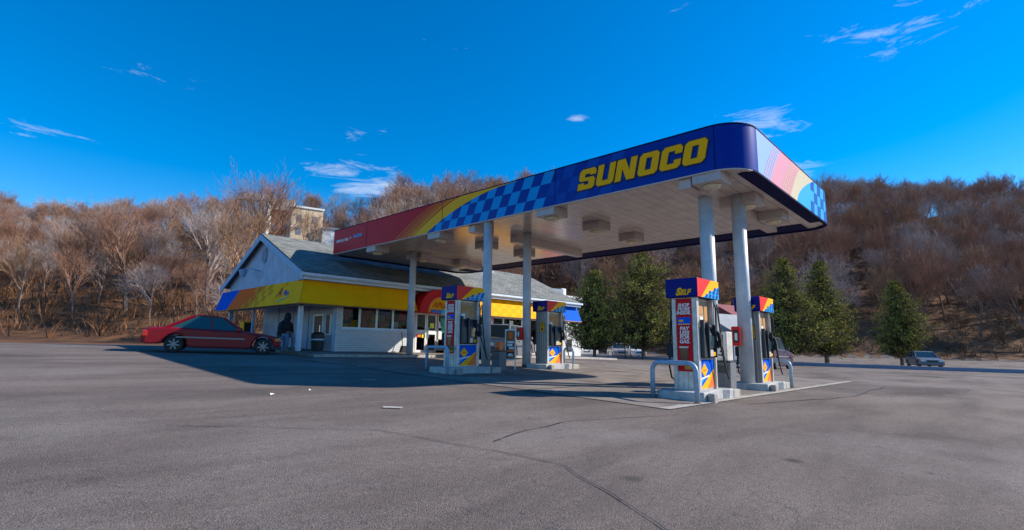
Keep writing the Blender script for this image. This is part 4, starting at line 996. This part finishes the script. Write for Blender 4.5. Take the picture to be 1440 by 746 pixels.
# ------------------------------------------------------------------ cars
def car(name, loc, rz, L, W, H, pnt, label, cat, kind='sedan', group=None, glass='car_glass', proto=None, dark_trim=True, fo=.78, wr=.31):
    """local frame: x forward, origin at the ground in the middle of the car"""
    r = empty(name, loc, label, cat, group, rz=rz)
    h = L/2; w2 = W/2; bz = .20*wr/.31; xf = h-fo; xr = -h+.85
    belt = H*.62
    if kind == 'sedan': top = [(h*.42, belt+.02), (h*.10, H-.03), (-h*.32, H), (-h*.72, belt+.07)]; hood = [(h, .46), (h-.03, belt-.18), (h*.80, belt-.10), (h*.45, belt-.02)]; tail = [(-h*.72, belt+.05), (-h+.06, belt), (-h, .60)]
    elif kind == 'suv': top = [(h*.38, belt+.02), (h*.15, H-.04), (-h*.86, H), (-h*.96, belt+.05)]; hood = [(h, .55), (h-.10, belt-.16), (h*.42, belt)]; tail = [(-h*.96, belt+.04), (-h+.02, belt-.05), (-h, .6)]
    else: top = [(h*.55, belt+.02), (h*.22, H-.03), (-h*.70, H), (-h*.93, belt+.05)]; hood = [(h, .52), (h-.12, belt-.2), (h*.6, belt-.02)]; tail = [(-h*.93, belt+.04), (-h+.03, belt-.05), (-h, .6)]
    # side outline of the lower body with wheel arches
    def arch(cx): return [(cx+(wr+.07)*math.cos(R_(a)), wr+(wr+.07)*math.sin(R_(a))) for a in range(180, -1, -20)]
    low = [(-h+.02, bz+.08)]+[(p[0], max(bz, p[1])) for p in arch(xr)]+[(xr+wr+.12, bz), (xf-wr-.12, bz)]+[(p[0], max(bz, p[1])) for p in arch(xf)]+[(h-.03, bz+.06)]
    prof = low+hood+[(top[0][0], top[0][1]-.02)]+[tail[0]]+tail[1:]
    # cross-section: three y stations give tumblehome
    b = MB(); n = len(prof); st_ = [(-w2+.02, .0), (-w2, .0), (-w2+.05, .0)]
    ys = [(-w2+.06, .97, .03), (-w2, 1, 0), (w2, 1, 0), (w2-.06, .97, .03)]
    rings = []
    for y, k, inn in ((-w2, .985, 0), (-w2+.10, 1.0, .0), (w2-.10, 1.0, 0), (w2, .985, 0)):
        rings.append([(x*k, y, z if z < belt-.1 else z-(0 if k == 1 else .035)) for x, z in prof])
    vs = [v for rg in rings for v in rg]
    fs = [tuple(range(n-1, -1, -1)), tuple(3*n+i for i in range(n))]+[(k*n+i, k*n+(i+1) % n, (k+1)*n+(i+1) % n, (k+1)*n+i) for k in range(3) for i in range(n)]
    b.add(vs, fs); body = b.build('body', pnt, r, local=True, bevel=.045)
    body.modifiers['bevel'].segments = 3
    # greenhouse
    b = MB(); tw = w2-.20; bw = w2-.07
    g4 = [(top[0][0], belt-.03, bw), (top[1][0], top[1][1]-.03, tw), (top[2][0], top[2][1]-.03, tw), (top[3][0], belt+.0, bw)]
    vs = [(x, -w, z) for x, z, w in g4]+[(x, w, z) for x, z, w in g4]
    b.add(vs, [(0, 1, 2, 3), (7, 6, 5, 4), (0, 4, 5, 1), (1, 5, 6, 2), (2, 6, 7, 3), (3, 7, 4, 0)]); b.build('windows', glass, r, local=True)
    b = MB(); rf = [(top[1][0]+.02, top[1][1]-.035), (top[1][0]-.15, H-.005), (top[2][0]+.1, H+.01), (top[2][0]-.02, top[2][1]-.03)]
    b.prism(rf, 1, -tw-.015, tw+.015); b.build('roof', pnt, r, local=True, bevel=.02)
    b = MB()
    for sd in (-1, 1):
        def pl(i, j, rr=.028): a, c = g4[i], g4[j]; MB().tube([(a[0], sd*(a[2]+.005), a[1]), (c[0], sd*(c[2]+.005), c[1])], rr, 6).build('pillar', pnt, r, local=True)
        pl(0, 1); pl(3, 2, .05)
        for fx_ in ((.42,) if kind == 'sedan' else (.34, .66)):
            xt = top[1][0]+(top[2][0]-top[1][0])*fx_; MB().tube([(xt+.06, sd*(bw+.005), belt), (xt, sd*(tw+.01), H-.04)], .025, 6).build('pillar', pnt, r, local=True)
    for sd in (-1, 1):
        y = sd*(w2+.002)
        b = MB(); b.box(-h*.55, h*.45, min(y, y+sd*.012), max(y, y+sd*.012), belt*.62, belt*.62+.05); b.build('side_moulding', 'steel_dark' if dark_trim else 'dark_metal', r, local=True)
        for x in (h*.12, -h*.30): MB().box(x-.07, x+.07, min(y, y+sd*.03), max(y, y+sd*.03), belt-.14, belt-.11).build('door_handle', 'dark_metal', r, local=True)
        b = MB()
        for x in (h*.40, -h*.02, -h*.45): b.box(x-.004, x+.004, min(y, y+sd*.003), max(y, y+sd*.003), bz+.1, belt-.04)
        b.build('door_seam', 'black', r, local=True)
        MB().box(top[0][0]-.22, top[0][0]-.06, min(sd*(w2+.02), sd*(w2+.14)), max(sd*(w2+.02), sd*(w2+.14)), belt-.02, belt+.10).build('mirror', pnt, r, local=True, bevel=.02)
        MB().box(h-.20, h+.006, min(sd*(w2-.42), sd*(w2-.05)), max(sd*(w2-.42), sd*(w2-.05)), belt-.32, belt-.20).build('headlight', 'lamp_clear', r, local=True, bevel=.02)
        MB().box(h-.14, h-.0, min(sd*(w2-.06), sd*(w2+.004)), max(sd*(w2-.06), sd*(w2+.004)), belt-.31, belt-.21).build('turn_signal', 'lamp_amber', r, local=True, bevel=.01)
        zt_ = (belt-.27, belt-.08) if kind != 'suv' else (.72, 1.05)
        MB().box(-h-.006, -h+.13, min(sd*(w2-.20), sd*(w2+.004)), max(sd*(w2-.20), sd*(w2+.004)), *zt_).build('tail_light', 'lamp_red', r, local=True, bevel=.015)
    MB().box(h-.05, h+.06, -w2+.04, w2-.04, .28, .48).build('bumper', pnt if dark_trim else 'dark_metal', r, local=True, bevel=.03)
    MB().box(-h-.06, -h+.05, -w2+.04, w2-.04, .30, .52).build('bumper', pnt if dark_trim else 'dark_metal', r, local=True, bevel=.03)
    MB().box(h-.01, h+.012, -.35, .35, .53, .66).build('grille', 'black', r, local=True)
    MB().box(-h-.016, -h-.003, -.17, .17, .60, .72).build('licence_plate', 'paper', r, local=True)
    if kind != 'sedan':
        x0, z0 = -h*.96, belt+.1; 
        MB().add([(-h*.955-.01, -tw-.02, belt+.08), (-h*.955-.01, tw+.02, belt+.08), (-h*.872-.01, tw-.06, H-.1), (-h*.872-.01, -tw+.06, H-.1)], [(0, 1, 2, 3)]).build('rear_window', glass, r, local=True)
    for (x, sd) in ((xf, -1), (xf, 1), (xr, -1), (xr, 1)):
        wh = empty('wheel', (x, sd*(w2-.10), wr)); wh.parent = r
        Rm = Matrix.Rotation(R_(90), 4, 'X')
        b = MB(); b.lathe((0, 0, 0), [(.19, -.095), (wr-.02, -.09), (wr, -.06), (wr, .06), (wr-.02, .09), (.19, .095)], 24, Rm); b.build('tyre', 'rubber', wh, local=True)
        b = MB(); b.lathe((0, 0, 0), [(wr-.11, -.06), (wr-.11, .06)], 20, Rm)
        b.lathe((0, 0, -sd*.092), [(.05, -.02), (.05, .02)], 12, Rm)
        for k in range(7):
            a = 2*math.pi*k/7; M5 = Matrix.Rotation(a, 4, 'Y'); b.box(-.022, .022, -.012+sd*.088, .012+sd*.088, .03, wr-.10, M5)
        b.lathe((0, 0, -sd*.055), [(wr-.095, -.03), (wr-.095, .03)], 24, Rm); b.build('rim', 'wheel_cover', wh, local=True)
    return r
def place(p_wheel, rz, L, W, side=-1):       # centre from the near front wheel contact
    h = L/2; lx, ly = h-.50, side*(W/2-.1); c, s = math.cos(rz), math.sin(rz)
    return (p_wheel[0]-(c*lx-s*ly), p_wheel[1]-(s*lx+c*ly))
rz = R_(-20); cx_, cy_ = place((7.30, 18.6), rz, 3.95, 1.6)
def slope_rot(o, X, Y, rz):
    dx = Vector((1, 0, g(X+.5, Y)-g(X-.5, Y))); dy = Vector((0, 1, g(X, Y+.5)-g(X, Y-.5))); n = dx.cross(dy).normalized()
    f = Vector((math.cos(rz), math.sin(rz), 0)); f = (f-n*f.dot(n)).normalized(); l_ = n.cross(f)
    o.rotation_euler = Matrix(((f.x, l_.x, n.x), (f.y, l_.y, n.y), (f.z, l_.z, n.z))).to_euler()
def mk(name, X, Y, rz, *a, **k): o = car(name, (X, Y, g(X, Y)), rz, *a, **k); slope_rot(o, X, Y, rz); return o
mk('red_sedan', cx_, cy_, rz, 3.95, 1.6, 1.24, 'paint_red', 'dark red sedan parked in the shade at the left end of the store', 'car', 'sedan', glass='car_glass_teal', fo=.50, wr=.27)
rz = R_(24)
mk('silver_hatchback', 17.0, 16.3, rz, 3.9, 1.65, 1.50, 'paint_silver', 'silver hatchback parked at the store front behind the menu sign', 'car', 'hatch', dark_trim=False)
mk('dark_suv', 31.3, 9.6, R_(2), 4.4, 1.75, 1.72, 'paint_maroon', 'dark blue-grey SUV standing beyond the rightmost pump', 'car', 'suv')
GR = 'cars parked beyond the low wall under the pines'
mk('parked_car', 56.0, 42.5, R_(10), 4.3, 1.7, 1.4, 'paint_navy', 'dark blue car left of the white sedan under the smaller pine', 'car', 'sedan', GR)
mk('parked_car', 56.5, 39.0, R_(205), 4.3, 1.7, 1.42, 'paint_white', 'white sedan under the pines, left of the mauve-hooded van', 'car', 'sedan', GR)
mk('parked_car', 54.0, 33.2, R_(222), 4.6, 1.8, 1.7, 'paint_mauve', 'mauve van facing the lot between the two pine trunks', 'car', 'suv', GR)
mk('parked_car', 58.0, 33.2, R_(222), 4.6, 1.8, 1.65, 'paint_white', 'white van behind the mauve van', 'car', 'suv', GR)
mk('parked_car', 57.5, 27.2, R_(200), 4.4, 1.75, 1.45, 'paint_blue', 'blue-grey car just left of the nearest pump, under the taller pine', 'car', 'sedan', GR)
mk('parked_car', 62, 19.0, R_(190), 4.5, 1.75, 1.5, 'paint_tan', 'tan car behind the bin between the thick columns', 'car', 'sedan', GR)
mk('parked_car', 60, 5.0, R_(200), 4.5, 1.75, 1.45, 'paint_silver', 'silver sedan beyond the low wall right of the blue-grey SUV', 'car', 'sedan', GR)

# small sign on a pole under the pine
X, Y = 44.6, 26.6; z = g(X, Y); r = empty('pole_sign', (X, Y, z), 'small white sign on a thin dark pole in front of the taller pine', 'sign')
MB().tube([(X, Y, z), (X, Y, z+3.2)], .05, 8).build('pole', 'dark_metal', r); MB().box(X-.06, X-.03, Y-.28, Y+.28, z+2.35, z+3.15).build('plate', 'paper', r)
MB().box(X-.068, X-.062, Y-.13, Y+.13, z+2.55, z+2.95).build('symbol', 'awning_blue', r)

# ------------------------------------------------------------------ other buildings
def house(name, X, Y, rz, L, W, Hh, wall, roofm, label, flat=False, rh=2, win=3, floors=2, sink=2, winm='house_slate', z0f=.9):
    z = Z(X, Y)-.3; r = empty(name, (X, Y, z), label, 'building', rz=rz)
    MB().box(-L/2, L/2, -W/2, W/2, -sink, Hh).build('wall', wall, r, local=True)
    b = MB()
    if flat: b.box(-L/2-.2, L/2+.2, -W/2-.2, W/2+.2, Hh, Hh+.35)
    else: b.prism([(-W/2-.4, Hh-.1), (W/2+.4, Hh-.1), (0, Hh+rh)], 0, -L/2-.4, L/2+.4)
    b.build('roof', roofm, r, local=True)
    for face in (0, 1):
        for fl in range(floors):
            for k in range(win if face == 0 else max(1, win-1)):
                wdt = L if face == 0 else W; nn = win if face == 0 else max(1, win-1)
                c = -wdt/2+wdt*(k+.5)/nn; z0 = z0f+fl*2.5
                if face == 0: MB().box(c-.45, c+.45, -W/2-.05, -W/2-.01, z0, z0+1.4).build('window', winm, r, local=True)
                else: MB().box(-L/2-.05, -L/2-.01, c-.45, c+.45, z0, z0+1.4).build('window', winm, r, local=True)
    return r
def at(az_px, depth):     # world point from a bearing given as a lateral ratio
    lx = (az_px-723)/723.9*depth
    return (depth*math.sin(YAW)+lx*math.cos(YAW), depth*math.cos(YAW)-lx*math.sin(YAW))
X, Y = at(421, 100); house('apartment_house', X, Y, R_(-15), 5.8, 4.6, 10.4, 'brick', 'white', 'tan brick apartment house with flat white roof edge on the wooded hillside', True, win=2, floors=3, z0f=2.6)
X, Y = at(458, 101); house('annex', X, Y, R_(-20), 3.2, 3.5, 6.6, 'white', 'roof_grey', 'small white building right of the brick apartment house on the hill', True, win=1, floors=1)
X, Y = at(352, 104); house('hillside_house', X, Y, R_(-35), 5.0, 5, 10.5, 'white', 'roof_grey', 'white house showing through bare trees left of the brick building', False, 2.0, 2, 2)
X, Y = at(388, 108); house('hillside_house', X, Y, R_(-35), 4, 5, 7.8, 'brick_far', 'kerb', 'brown house with pale sloping roof half hidden up the hill', False, 3.0, 2, 2)
X, Y = at(783, 62); r = house('flat_building', X, Y, R_(-4), 4.2, 4.0, 7.0, 'white', 'white', 'pale flat-roofed building with rooftop unit behind the store roof', True, win=1, floors=1, winm='black')
MB().box(-2.0, .2, -1, 1, 7.36, 8.2).build('rooftop_unit', 'house_slate', r, local=True); MB().box(.5, 1.2, -.5, .5, 7.36, 8.4).build('rooftop_unit', 'white', r, local=True)
X, Y = at(1022, 62); house('garage_building', X, Y, R_(-12), 9.0, 7, 3.4, 'house_slate', 'roof_grey', 'slate building with grey sloping roof between the thick columns', False, 2.2, 3, 1, winm='white')
X, Y = at(1040, 72); house('red_roof_building', X, Y, R_(-12), 11.0, 7, 5.2, 'porch_wall', 'roof_red', 'building with dark red roof behind the slate garage', False, 2.2, 3, 1)
X, Y = at(1068, 80); house('dark_house', X, Y, R_(-60), 7, 6.0, 6.5, 'house_dark', 'black', 'dark gabled house with blue window above the rightmost pump', False, 2.6, 1, 2, winm='awning_blue')
# utility pole on the hill foot
X, Y = at(399, 84); z = Z(X, Y); r = empty('utility_pole', (X, Y, z), 'thin pale utility pole left of the brick apartment house', 'utility pole')
MB().tube([(X, Y, z-1), (X, Y, z+7.5)], [.16, .11], 8).build('pole', 'worn_paint', r); MB().box(X-.9, X+.9, Y-.05, Y+.05, z+6.9, z+7.05).build('crossarm', 'bark', r)

# ------------------------------------------------------------------ vegetation
def bare_mesh(seed, H, spread, lv=4, rad=.16, twig=.03, kids=(7, 5, 5, 4), trunk_frac=.32, name='bare', split=False):
    rn = random.Random(seed); tr = MB(); cr = MB()
    def grow(p, d, L, r, lev):
        n = 3 if lev < 2 else 2; pts = [p]; rs = [r]; q = p; dd = d.copy(); r1 = max(twig*.6, r*.55)
        for i in range(n):
            dd = (dd+Vector((rn.uniform(-1, 1), rn.uniform(-1, 1), rn.uniform(-.3, .9)))*.16).normalized(); q = q+dd*L/n; pts.append(q); rs.append(r+(r1-r)*(i+1)/n)
        (tr if lev == 0 else cr).tube(pts, rs, 5 if lev == 0 else 3, cap=False)
        if lev >= lv: return
        k = kids[lev]
        for i in range(k):
            t = (.35+.65*(i+1)/k) if lev else (trunk_frac+(1-trunk_frac)*(i+1)/k)
            i0 = min(n-1, int(t*n*.999)); a = pts[i0].lerp(pts[i0+1], t*n-i0 if t < 1 else 1)
            ang = rn.uniform(0, 6.28); tilt = R_(rn.uniform(22, 58) if i < k-1 else rn.uniform(4, 22))*spread
            ax = dd.orthogonal().normalized(); ax.rotate(Matrix.Rotation(ang, 3, dd)); nd_ = dd.copy(); nd_.rotate(Matrix.Rotation(tilt, 3, ax))
            nd_.z += .16 if lev < 1 else .07; nd_.normalize()
            grow(a, nd_, L*rn.uniform(.55, .75)*((1.1-.45*t) if lev == 0 else .9)*(.75 if i == k-1 and lev < 2 else 1), max(twig, rs[i0]*.5), lev+1)
    grow(Vector((0, 0, -.6)), Vector((0, 0, 1)), H*.55, rad, 0)
    return tr, cr
def raw_mesh(name, parts, mats):
    me = bpy.data.meshes.new(name); v = []; f = []; m = []
    for k, p in enumerate(parts): o = len(v); v += p.v; f += [[i+o for i in q] for q in p.f]; m += [k]*len(p.f)
    me.from_pydata(v, [], f); 
    for x in mats: me.materials.append(M[x])
    me.polygons.foreach_set('material_index', m); me.update(); return me
protos = []
for k in range(6):
    tr, cr = bare_mesh(20+k, rnd.uniform(13, 16), (.9, 1.0, .75, .85, 1.05, .7)[k], 4, .17, .0135, (10, 6, 6, 4), .35)
    protos.append(raw_mesh('bare_tree', (tr, cr), ('bark', ('twig', 'twig_grey', 'twig', 'twig_near', 'twig_grey', 'twig')[k])))
def too_close(X, Y):
    for px, dep, rr in ((427, 100, 4.2), (458, 101, 3.2), (388, 108, 4), (783, 62, 6), (1030, 66, 10), (1068, 80, 6)):
        a = at(px, dep)
        if (X-a[0])**2+(Y-a[1])**2 < rr*rr: return True
    return False
# places on the hillside; the ones that stand highest in view become things
spots = []
for dep in rng(50, 200, 6.5):
    half = dep*1.12; stp = 4.8+dep*.012
    for lx in rng(-half, half, stp):
        lx += rnd.uniform(-.45, .45)*stp; dp = dep+rnd.uniform(-3, 3)
        X = dp*math.sin(YAW)+lx*math.cos(YAW); Y = dp*math.cos(YAW)-lx*math.sin(YAW)
        if hill(X, Y) < .8: continue
        if too_close(X, Y): continue
        px = 723+lx/dp*723.9
        if abs(px-428) < 34+2900/dp and dp < 99: continue      # clearing below the brick building
        if abs(px-352) < 14+700/dp and 86 < dp < 103: continue
        if dp < 90 and px > 700 and rnd.random() < .3: continue
        spots.append((dp, lx, X, Y, px))
spots.sort()
kinds = ['dense reddish bare tree', 'pale grey bare tree', 'slender brown bare tree', 'tan bare tree', 'spreading grey bare tree', 'narrow brown bare tree']
def region(px, dp):
    h_ = 'far left above the porch' if px < 322 else 'left above the store gable' if px < 480 else 'behind the red end of the canopy' if px < 640 else 'behind the checkered fascia' if px < 800 else 'behind the canopy and pines' if px < 1000 else 'beyond the rightmost pump' if px < 1130 else 'at the far right beyond the canopy'
    return h_
IND = 230
for i, (dp, lx, X, Y, px) in enumerate(spots[:IND]):
    k = rnd.randrange(6); o = bpy.data.objects.new('bare_tree', protos[k]); C.objects.link(o)
    s = rnd.uniform(.72, 1.12)*(.68 if px < 540 else 1.12); o.location = (X, Y, Z(X, Y)); o.rotation_euler = (0, 0, rnd.uniform(0, 6.28)); o.scale = (s, s, s*rnd.uniform(.9, 1.15))
    tag(o, '%s on the %s slope %s' % (kinds[k], 'lower' if dp < 85 else 'middle' if dp < 110 else 'upper', region(px, dp)), 'tree', '%s, %s' % (kinds[k]+'s on the hillside', region(px, dp)+(' low' if dp < 85 else ' mid' if dp < 110 else ' high')))
rest = spots[IND:]
# the far wood reads as one mass: one object that scatters the same trees
pc = bpy.data.collections.new('wood_trees')
for k in range(6): pc.objects.link(bpy.data.objects.new('wood_tree_%d' % k, protos[k]))
me = bpy.data.meshes.new('bare_wood'); me.from_pydata([(X, Y, Z(X, Y)) for dp, lx, X, Y, px in rest], [], [])
a1 = me.attributes.new('rz', 'FLOAT', 'POINT'); a2 = me.attributes.new('sc', 'FLOAT', 'POINT'); a3 = me.attributes.new('kk', 'INT', 'POINT')
for i in range(len(rest)): a1.data[i].value = rnd.uniform(0, 6.28); a2.data[i].value = rnd.uniform(.8, 1.15)*(.72 if rest[i][4] < 540 else 1.12); a3.data[i].value = rnd.randrange(6)
wo = bpy.data.objects.new('bare_wood', me); C.objects.link(wo); tag(wo, 'bare winter wood covering the far hilltop', 'wood', kind='stuff')
ng = bpy.data.node_groups.new('scatter', 'GeometryNodeTree'); ng.interface.new_socket('Geometry', in_out='INPUT', socket_type='NodeSocketGeometry'); ng.interface.new_socket('Geometry', in_out='OUTPUT', socket_type='NodeSocketGeometry')
N = ng.nodes; Lk = ng.links; gi = N.new('NodeGroupInput'); go = N.new('NodeGroupOutput'); ip = N.new('GeometryNodeInstanceOnPoints'); ci = N.new('GeometryNodeCollectionInfo')
ci.inputs['Collection'].default_value = pc; ci.inputs['Separate Children'].default_value = True; ci.inputs['Reset Children'].default_value = True
def nattr(nm, ty):
    q = N.new('GeometryNodeInputNamedAttribute'); q.data_type = ty; q.inputs[0].default_value = nm; return q.outputs[0]
Lk.new(gi.outputs[0], ip.inputs['Points']); Lk.new(ci.outputs[0], ip.inputs['Instance']); ip.inputs['Pick Instance'].default_value = True
Lk.new(nattr('kk', 'INT'), ip.inputs['Instance Index']); cx3 = N.new('ShaderNodeCombineXYZ'); Lk.new(nattr('rz', 'FLOAT'), cx3.inputs[2])
Lk.new(cx3.outputs[0], ip.inputs['Rotation']); Lk.new(nattr('sc', 'FLOAT'), ip.inputs['Scale']); Lk.new(ip.outputs[0], go.inputs[0])
wo.modifiers.new('scatter', 'NODES').node_group = ng

# large near trees with trunk and crown
def big_tree(px, dep, H, seed, spread, label, rad=.3, mt='twig_near', kids=(9, 6, 5, 4), lv=4, twig=.03):
    X, Y = at(px, dep); z = Z(X, Y); tr, cr = bare_mesh(seed, H, spread, lv, rad, twig, kids, .25)
    r = empty('bare_tree', (X, Y, z), label, 'tree')
    tr.build('trunk', 'bark', r, local=True); me = raw_mesh('crown', (cr,), (mt,)); c = bpy.data.objects.new('crown', me); C.objects.link(c); c.parent = r
big_tree(350, 78, 20.5, 101, .95, 'tallest domed bare tree at the left, crown against the sky', .38, 'twig', (13, 6, 5, 4, 3), 5, .011)
big_tree(424, 86, 15, 104, .8, 'fan-shaped bare tree in front of the brick apartment house', .22, 'twig_near', (10, 4, 4, 3, 2), 5, .014)
big_tree(330, 62, 14, 105, .9, 'bare tree at left edge behind the store gable', .26, 'twig_near', (11, 5, 5, 4, 3), 5, .011)
big_tree(384, 80, 11, 106, .9, 'bare tree right of the tallest one, behind the gable peak', .2, 'twig', (9, 5, 4, 3, 2), 5, .011)
big_tree(292, 66, 15, 107, .9, 'bare tree behind the red sedan, left of the gable', .28, 'twig_grey', (11, 5, 5, 4, 3), 5, .011)
big_tree(180, 62, 14, 108, .9, 'tall bare tree at the far left of the view', .28, 'twig', (11, 5, 5, 4, 3), 5, .011)
# brushwood at the foot of the slope
b = MB(); rb_ = random.Random(9)
for i in range(9000):
    dp = rb_.uniform(48, 150); px = rb_.uniform(-60, 1520); X, Y = at(px, dp)
    if hill(X, Y) < .3 or too_close(X, Y): continue
    z = Z(X, Y); h = rb_.uniform(.6, 2.4)
    for k in range(5):
        a = rb_.uniform(0, 6.28); w_ = .05; dx, dy = math.cos(a), math.sin(a); hh = h*rb_.uniform(.6, 1)
        tip = Vector((X+dx*hh*.7, Y+dy*hh*.7, z+hh)); bs = Vector((X+dx*.2, Y+dy*.2, z-.1)); sdv = Vector((-dy, dx, 0))*w_
        b.mat(k % 2).add([bs-sdv, bs+sdv, tip], [(0, 1, 2)]).add([bs.lerp(tip, .4), bs.lerp(tip, .5), tip+Vector((rb_.uniform(-.6, .6), rb_.uniform(-.6, .6), .1))], [(0, 1, 2)])
me = raw_mesh('brushwood', (b,), ('brush', 'leaf_litter')); me.polygons.foreach_set('material_index', b.m)
o = bpy.data.objects.new('brushwood', me); C.objects.link(o); tag(o, 'brown brushwood and dead leaves on the slope', 'brush', kind='stuff')

# pines
def pine(X, Y, H, Rr, seed, label, base=.12):
    rn = random.Random(seed); z = g(X, Y)+hill(X, Y); r = empty('pine_tree', (X, Y, z), label, 'tree', 'pines beyond the low wall')
    tk = MB(); tk.tube([(0, 0, -.3), (.05, 0, H*.5), (0, .05, H*.97)], [H*.022, H*.014, .03], 8)
    lf = MB()
    def clump(c, s, m_):
        nb = 10
        for _ in range(nb):
            d = Vector((rn.gauss(0, 1), rn.gauss(0, 1), rn.gauss(.25, .8))).normalized(); p = c+d*s*rn.uniform(.3, 1)
            u = d.orthogonal().normalized(); u.rotate(Matrix.Rotation(rn.uniform(0, 6.28), 3, d)); L = s*rn.uniform(.35, .6); wv = L*.30
            lf.mat(m_).add([p-u*wv, p+u*wv, p+d*L+u*wv*.3], [(0, 1, 2)])
            lf.add([p-d.cross(u)*wv, p+d.cross(u)*wv, p+d*L], [(0, 1, 2)])
    zz = H*base
    while zz < H*.985:
        t = (zz-H*base)/(H*(1-base)); rad = Rr*(1-t**1.6)**.8*(1.0 if t > .12 else .72+2.2*t); nb = int(9+8*(1-t))
        a0 = rn.uniform(0, 6.28)
        for k in range(nb):
            a = a0+6.28*k/nb+rn.uniform(-.3, .3); rl = rad*rn.uniform(.5, 1.1)*(.80+.32*math.sin(a*2+seed+zz*.9)*math.sin(a+zz*1.7)); up = rn.uniform(.05, .32)
            end = Vector((math.cos(a)*rl, math.sin(a)*rl, zz+rl*up)); st0 = Vector((0, 0, zz-.1*rl)); tk.tube([st0, st0.lerp(end, .6)-Vector((0, 0, .05*rl)), end], [.05*(1-t)+.015, .03, .012], 4, cap=False)
            m = max(2, int(rl/.30))
            for j in range(m):
                q = (j+1)/m
                if q < .28: continue
                c = st0.lerp(end, q)+Vector((rn.gauss(0, .14), rn.gauss(0, .14), rn.gauss(.04, .12)))*(.5+rl*.25)
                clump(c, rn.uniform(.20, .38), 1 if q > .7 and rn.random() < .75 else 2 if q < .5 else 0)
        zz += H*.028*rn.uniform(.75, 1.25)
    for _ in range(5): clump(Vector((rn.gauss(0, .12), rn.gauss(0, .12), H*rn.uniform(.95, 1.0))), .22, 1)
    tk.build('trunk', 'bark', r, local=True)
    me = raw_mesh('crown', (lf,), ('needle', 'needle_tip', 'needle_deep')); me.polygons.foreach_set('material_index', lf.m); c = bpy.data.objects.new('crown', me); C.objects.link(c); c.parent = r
pX, pY = at(836, 50); pine(pX, pY, 8.4, 4.3, 1, 'smaller pine left of the taller one, beyond the low wall')
pX, pY = at(904, 50); pine(pX, pY, 10.4, 5.8, 2, 'taller broad pine left of the nearest pump')
pX, pY = at(1106, 44); pine(pX, pY, 9.0, 3.8, 3, 'pine behind the blue-grey SUV at the right')
pX, pY = at(1158, 46); pine(pX, pY, 9.3, 3.1, 4, 'pine at the far right beyond the canopy corner')
pX, pY = at(1262, 52); pine(pX, pY, 8.5, 3.0, 5, 'single pine near the right edge of the view')

# litter on the asphalt
for (x, y, s, mt_, lab) in ((3.25, 7.75, .055, 'paper', 'white paper scrap on the sunlit asphalt at lower left'), (7.55, 12.7, .04, 'paper', 'small pale scrap on shaded asphalt near the left guard rail'), (3.95, 8.05, .03, 'paper', 'tiny white crumb right of the paper scrap')):
    b = MB(); zz = g(x, y); b.add([(x-s, y-s*.6, zz+.004), (x+s, y-s*.5, zz+.02), (x+s*.8, y+s*.6, zz+.006), (x-s*.7, y+s*.5, zz+.025)], [(0, 1, 2), (0, 2, 3)]); tag(b.build('litter', mt_), lab, 'litter', 'litter on the asphalt')
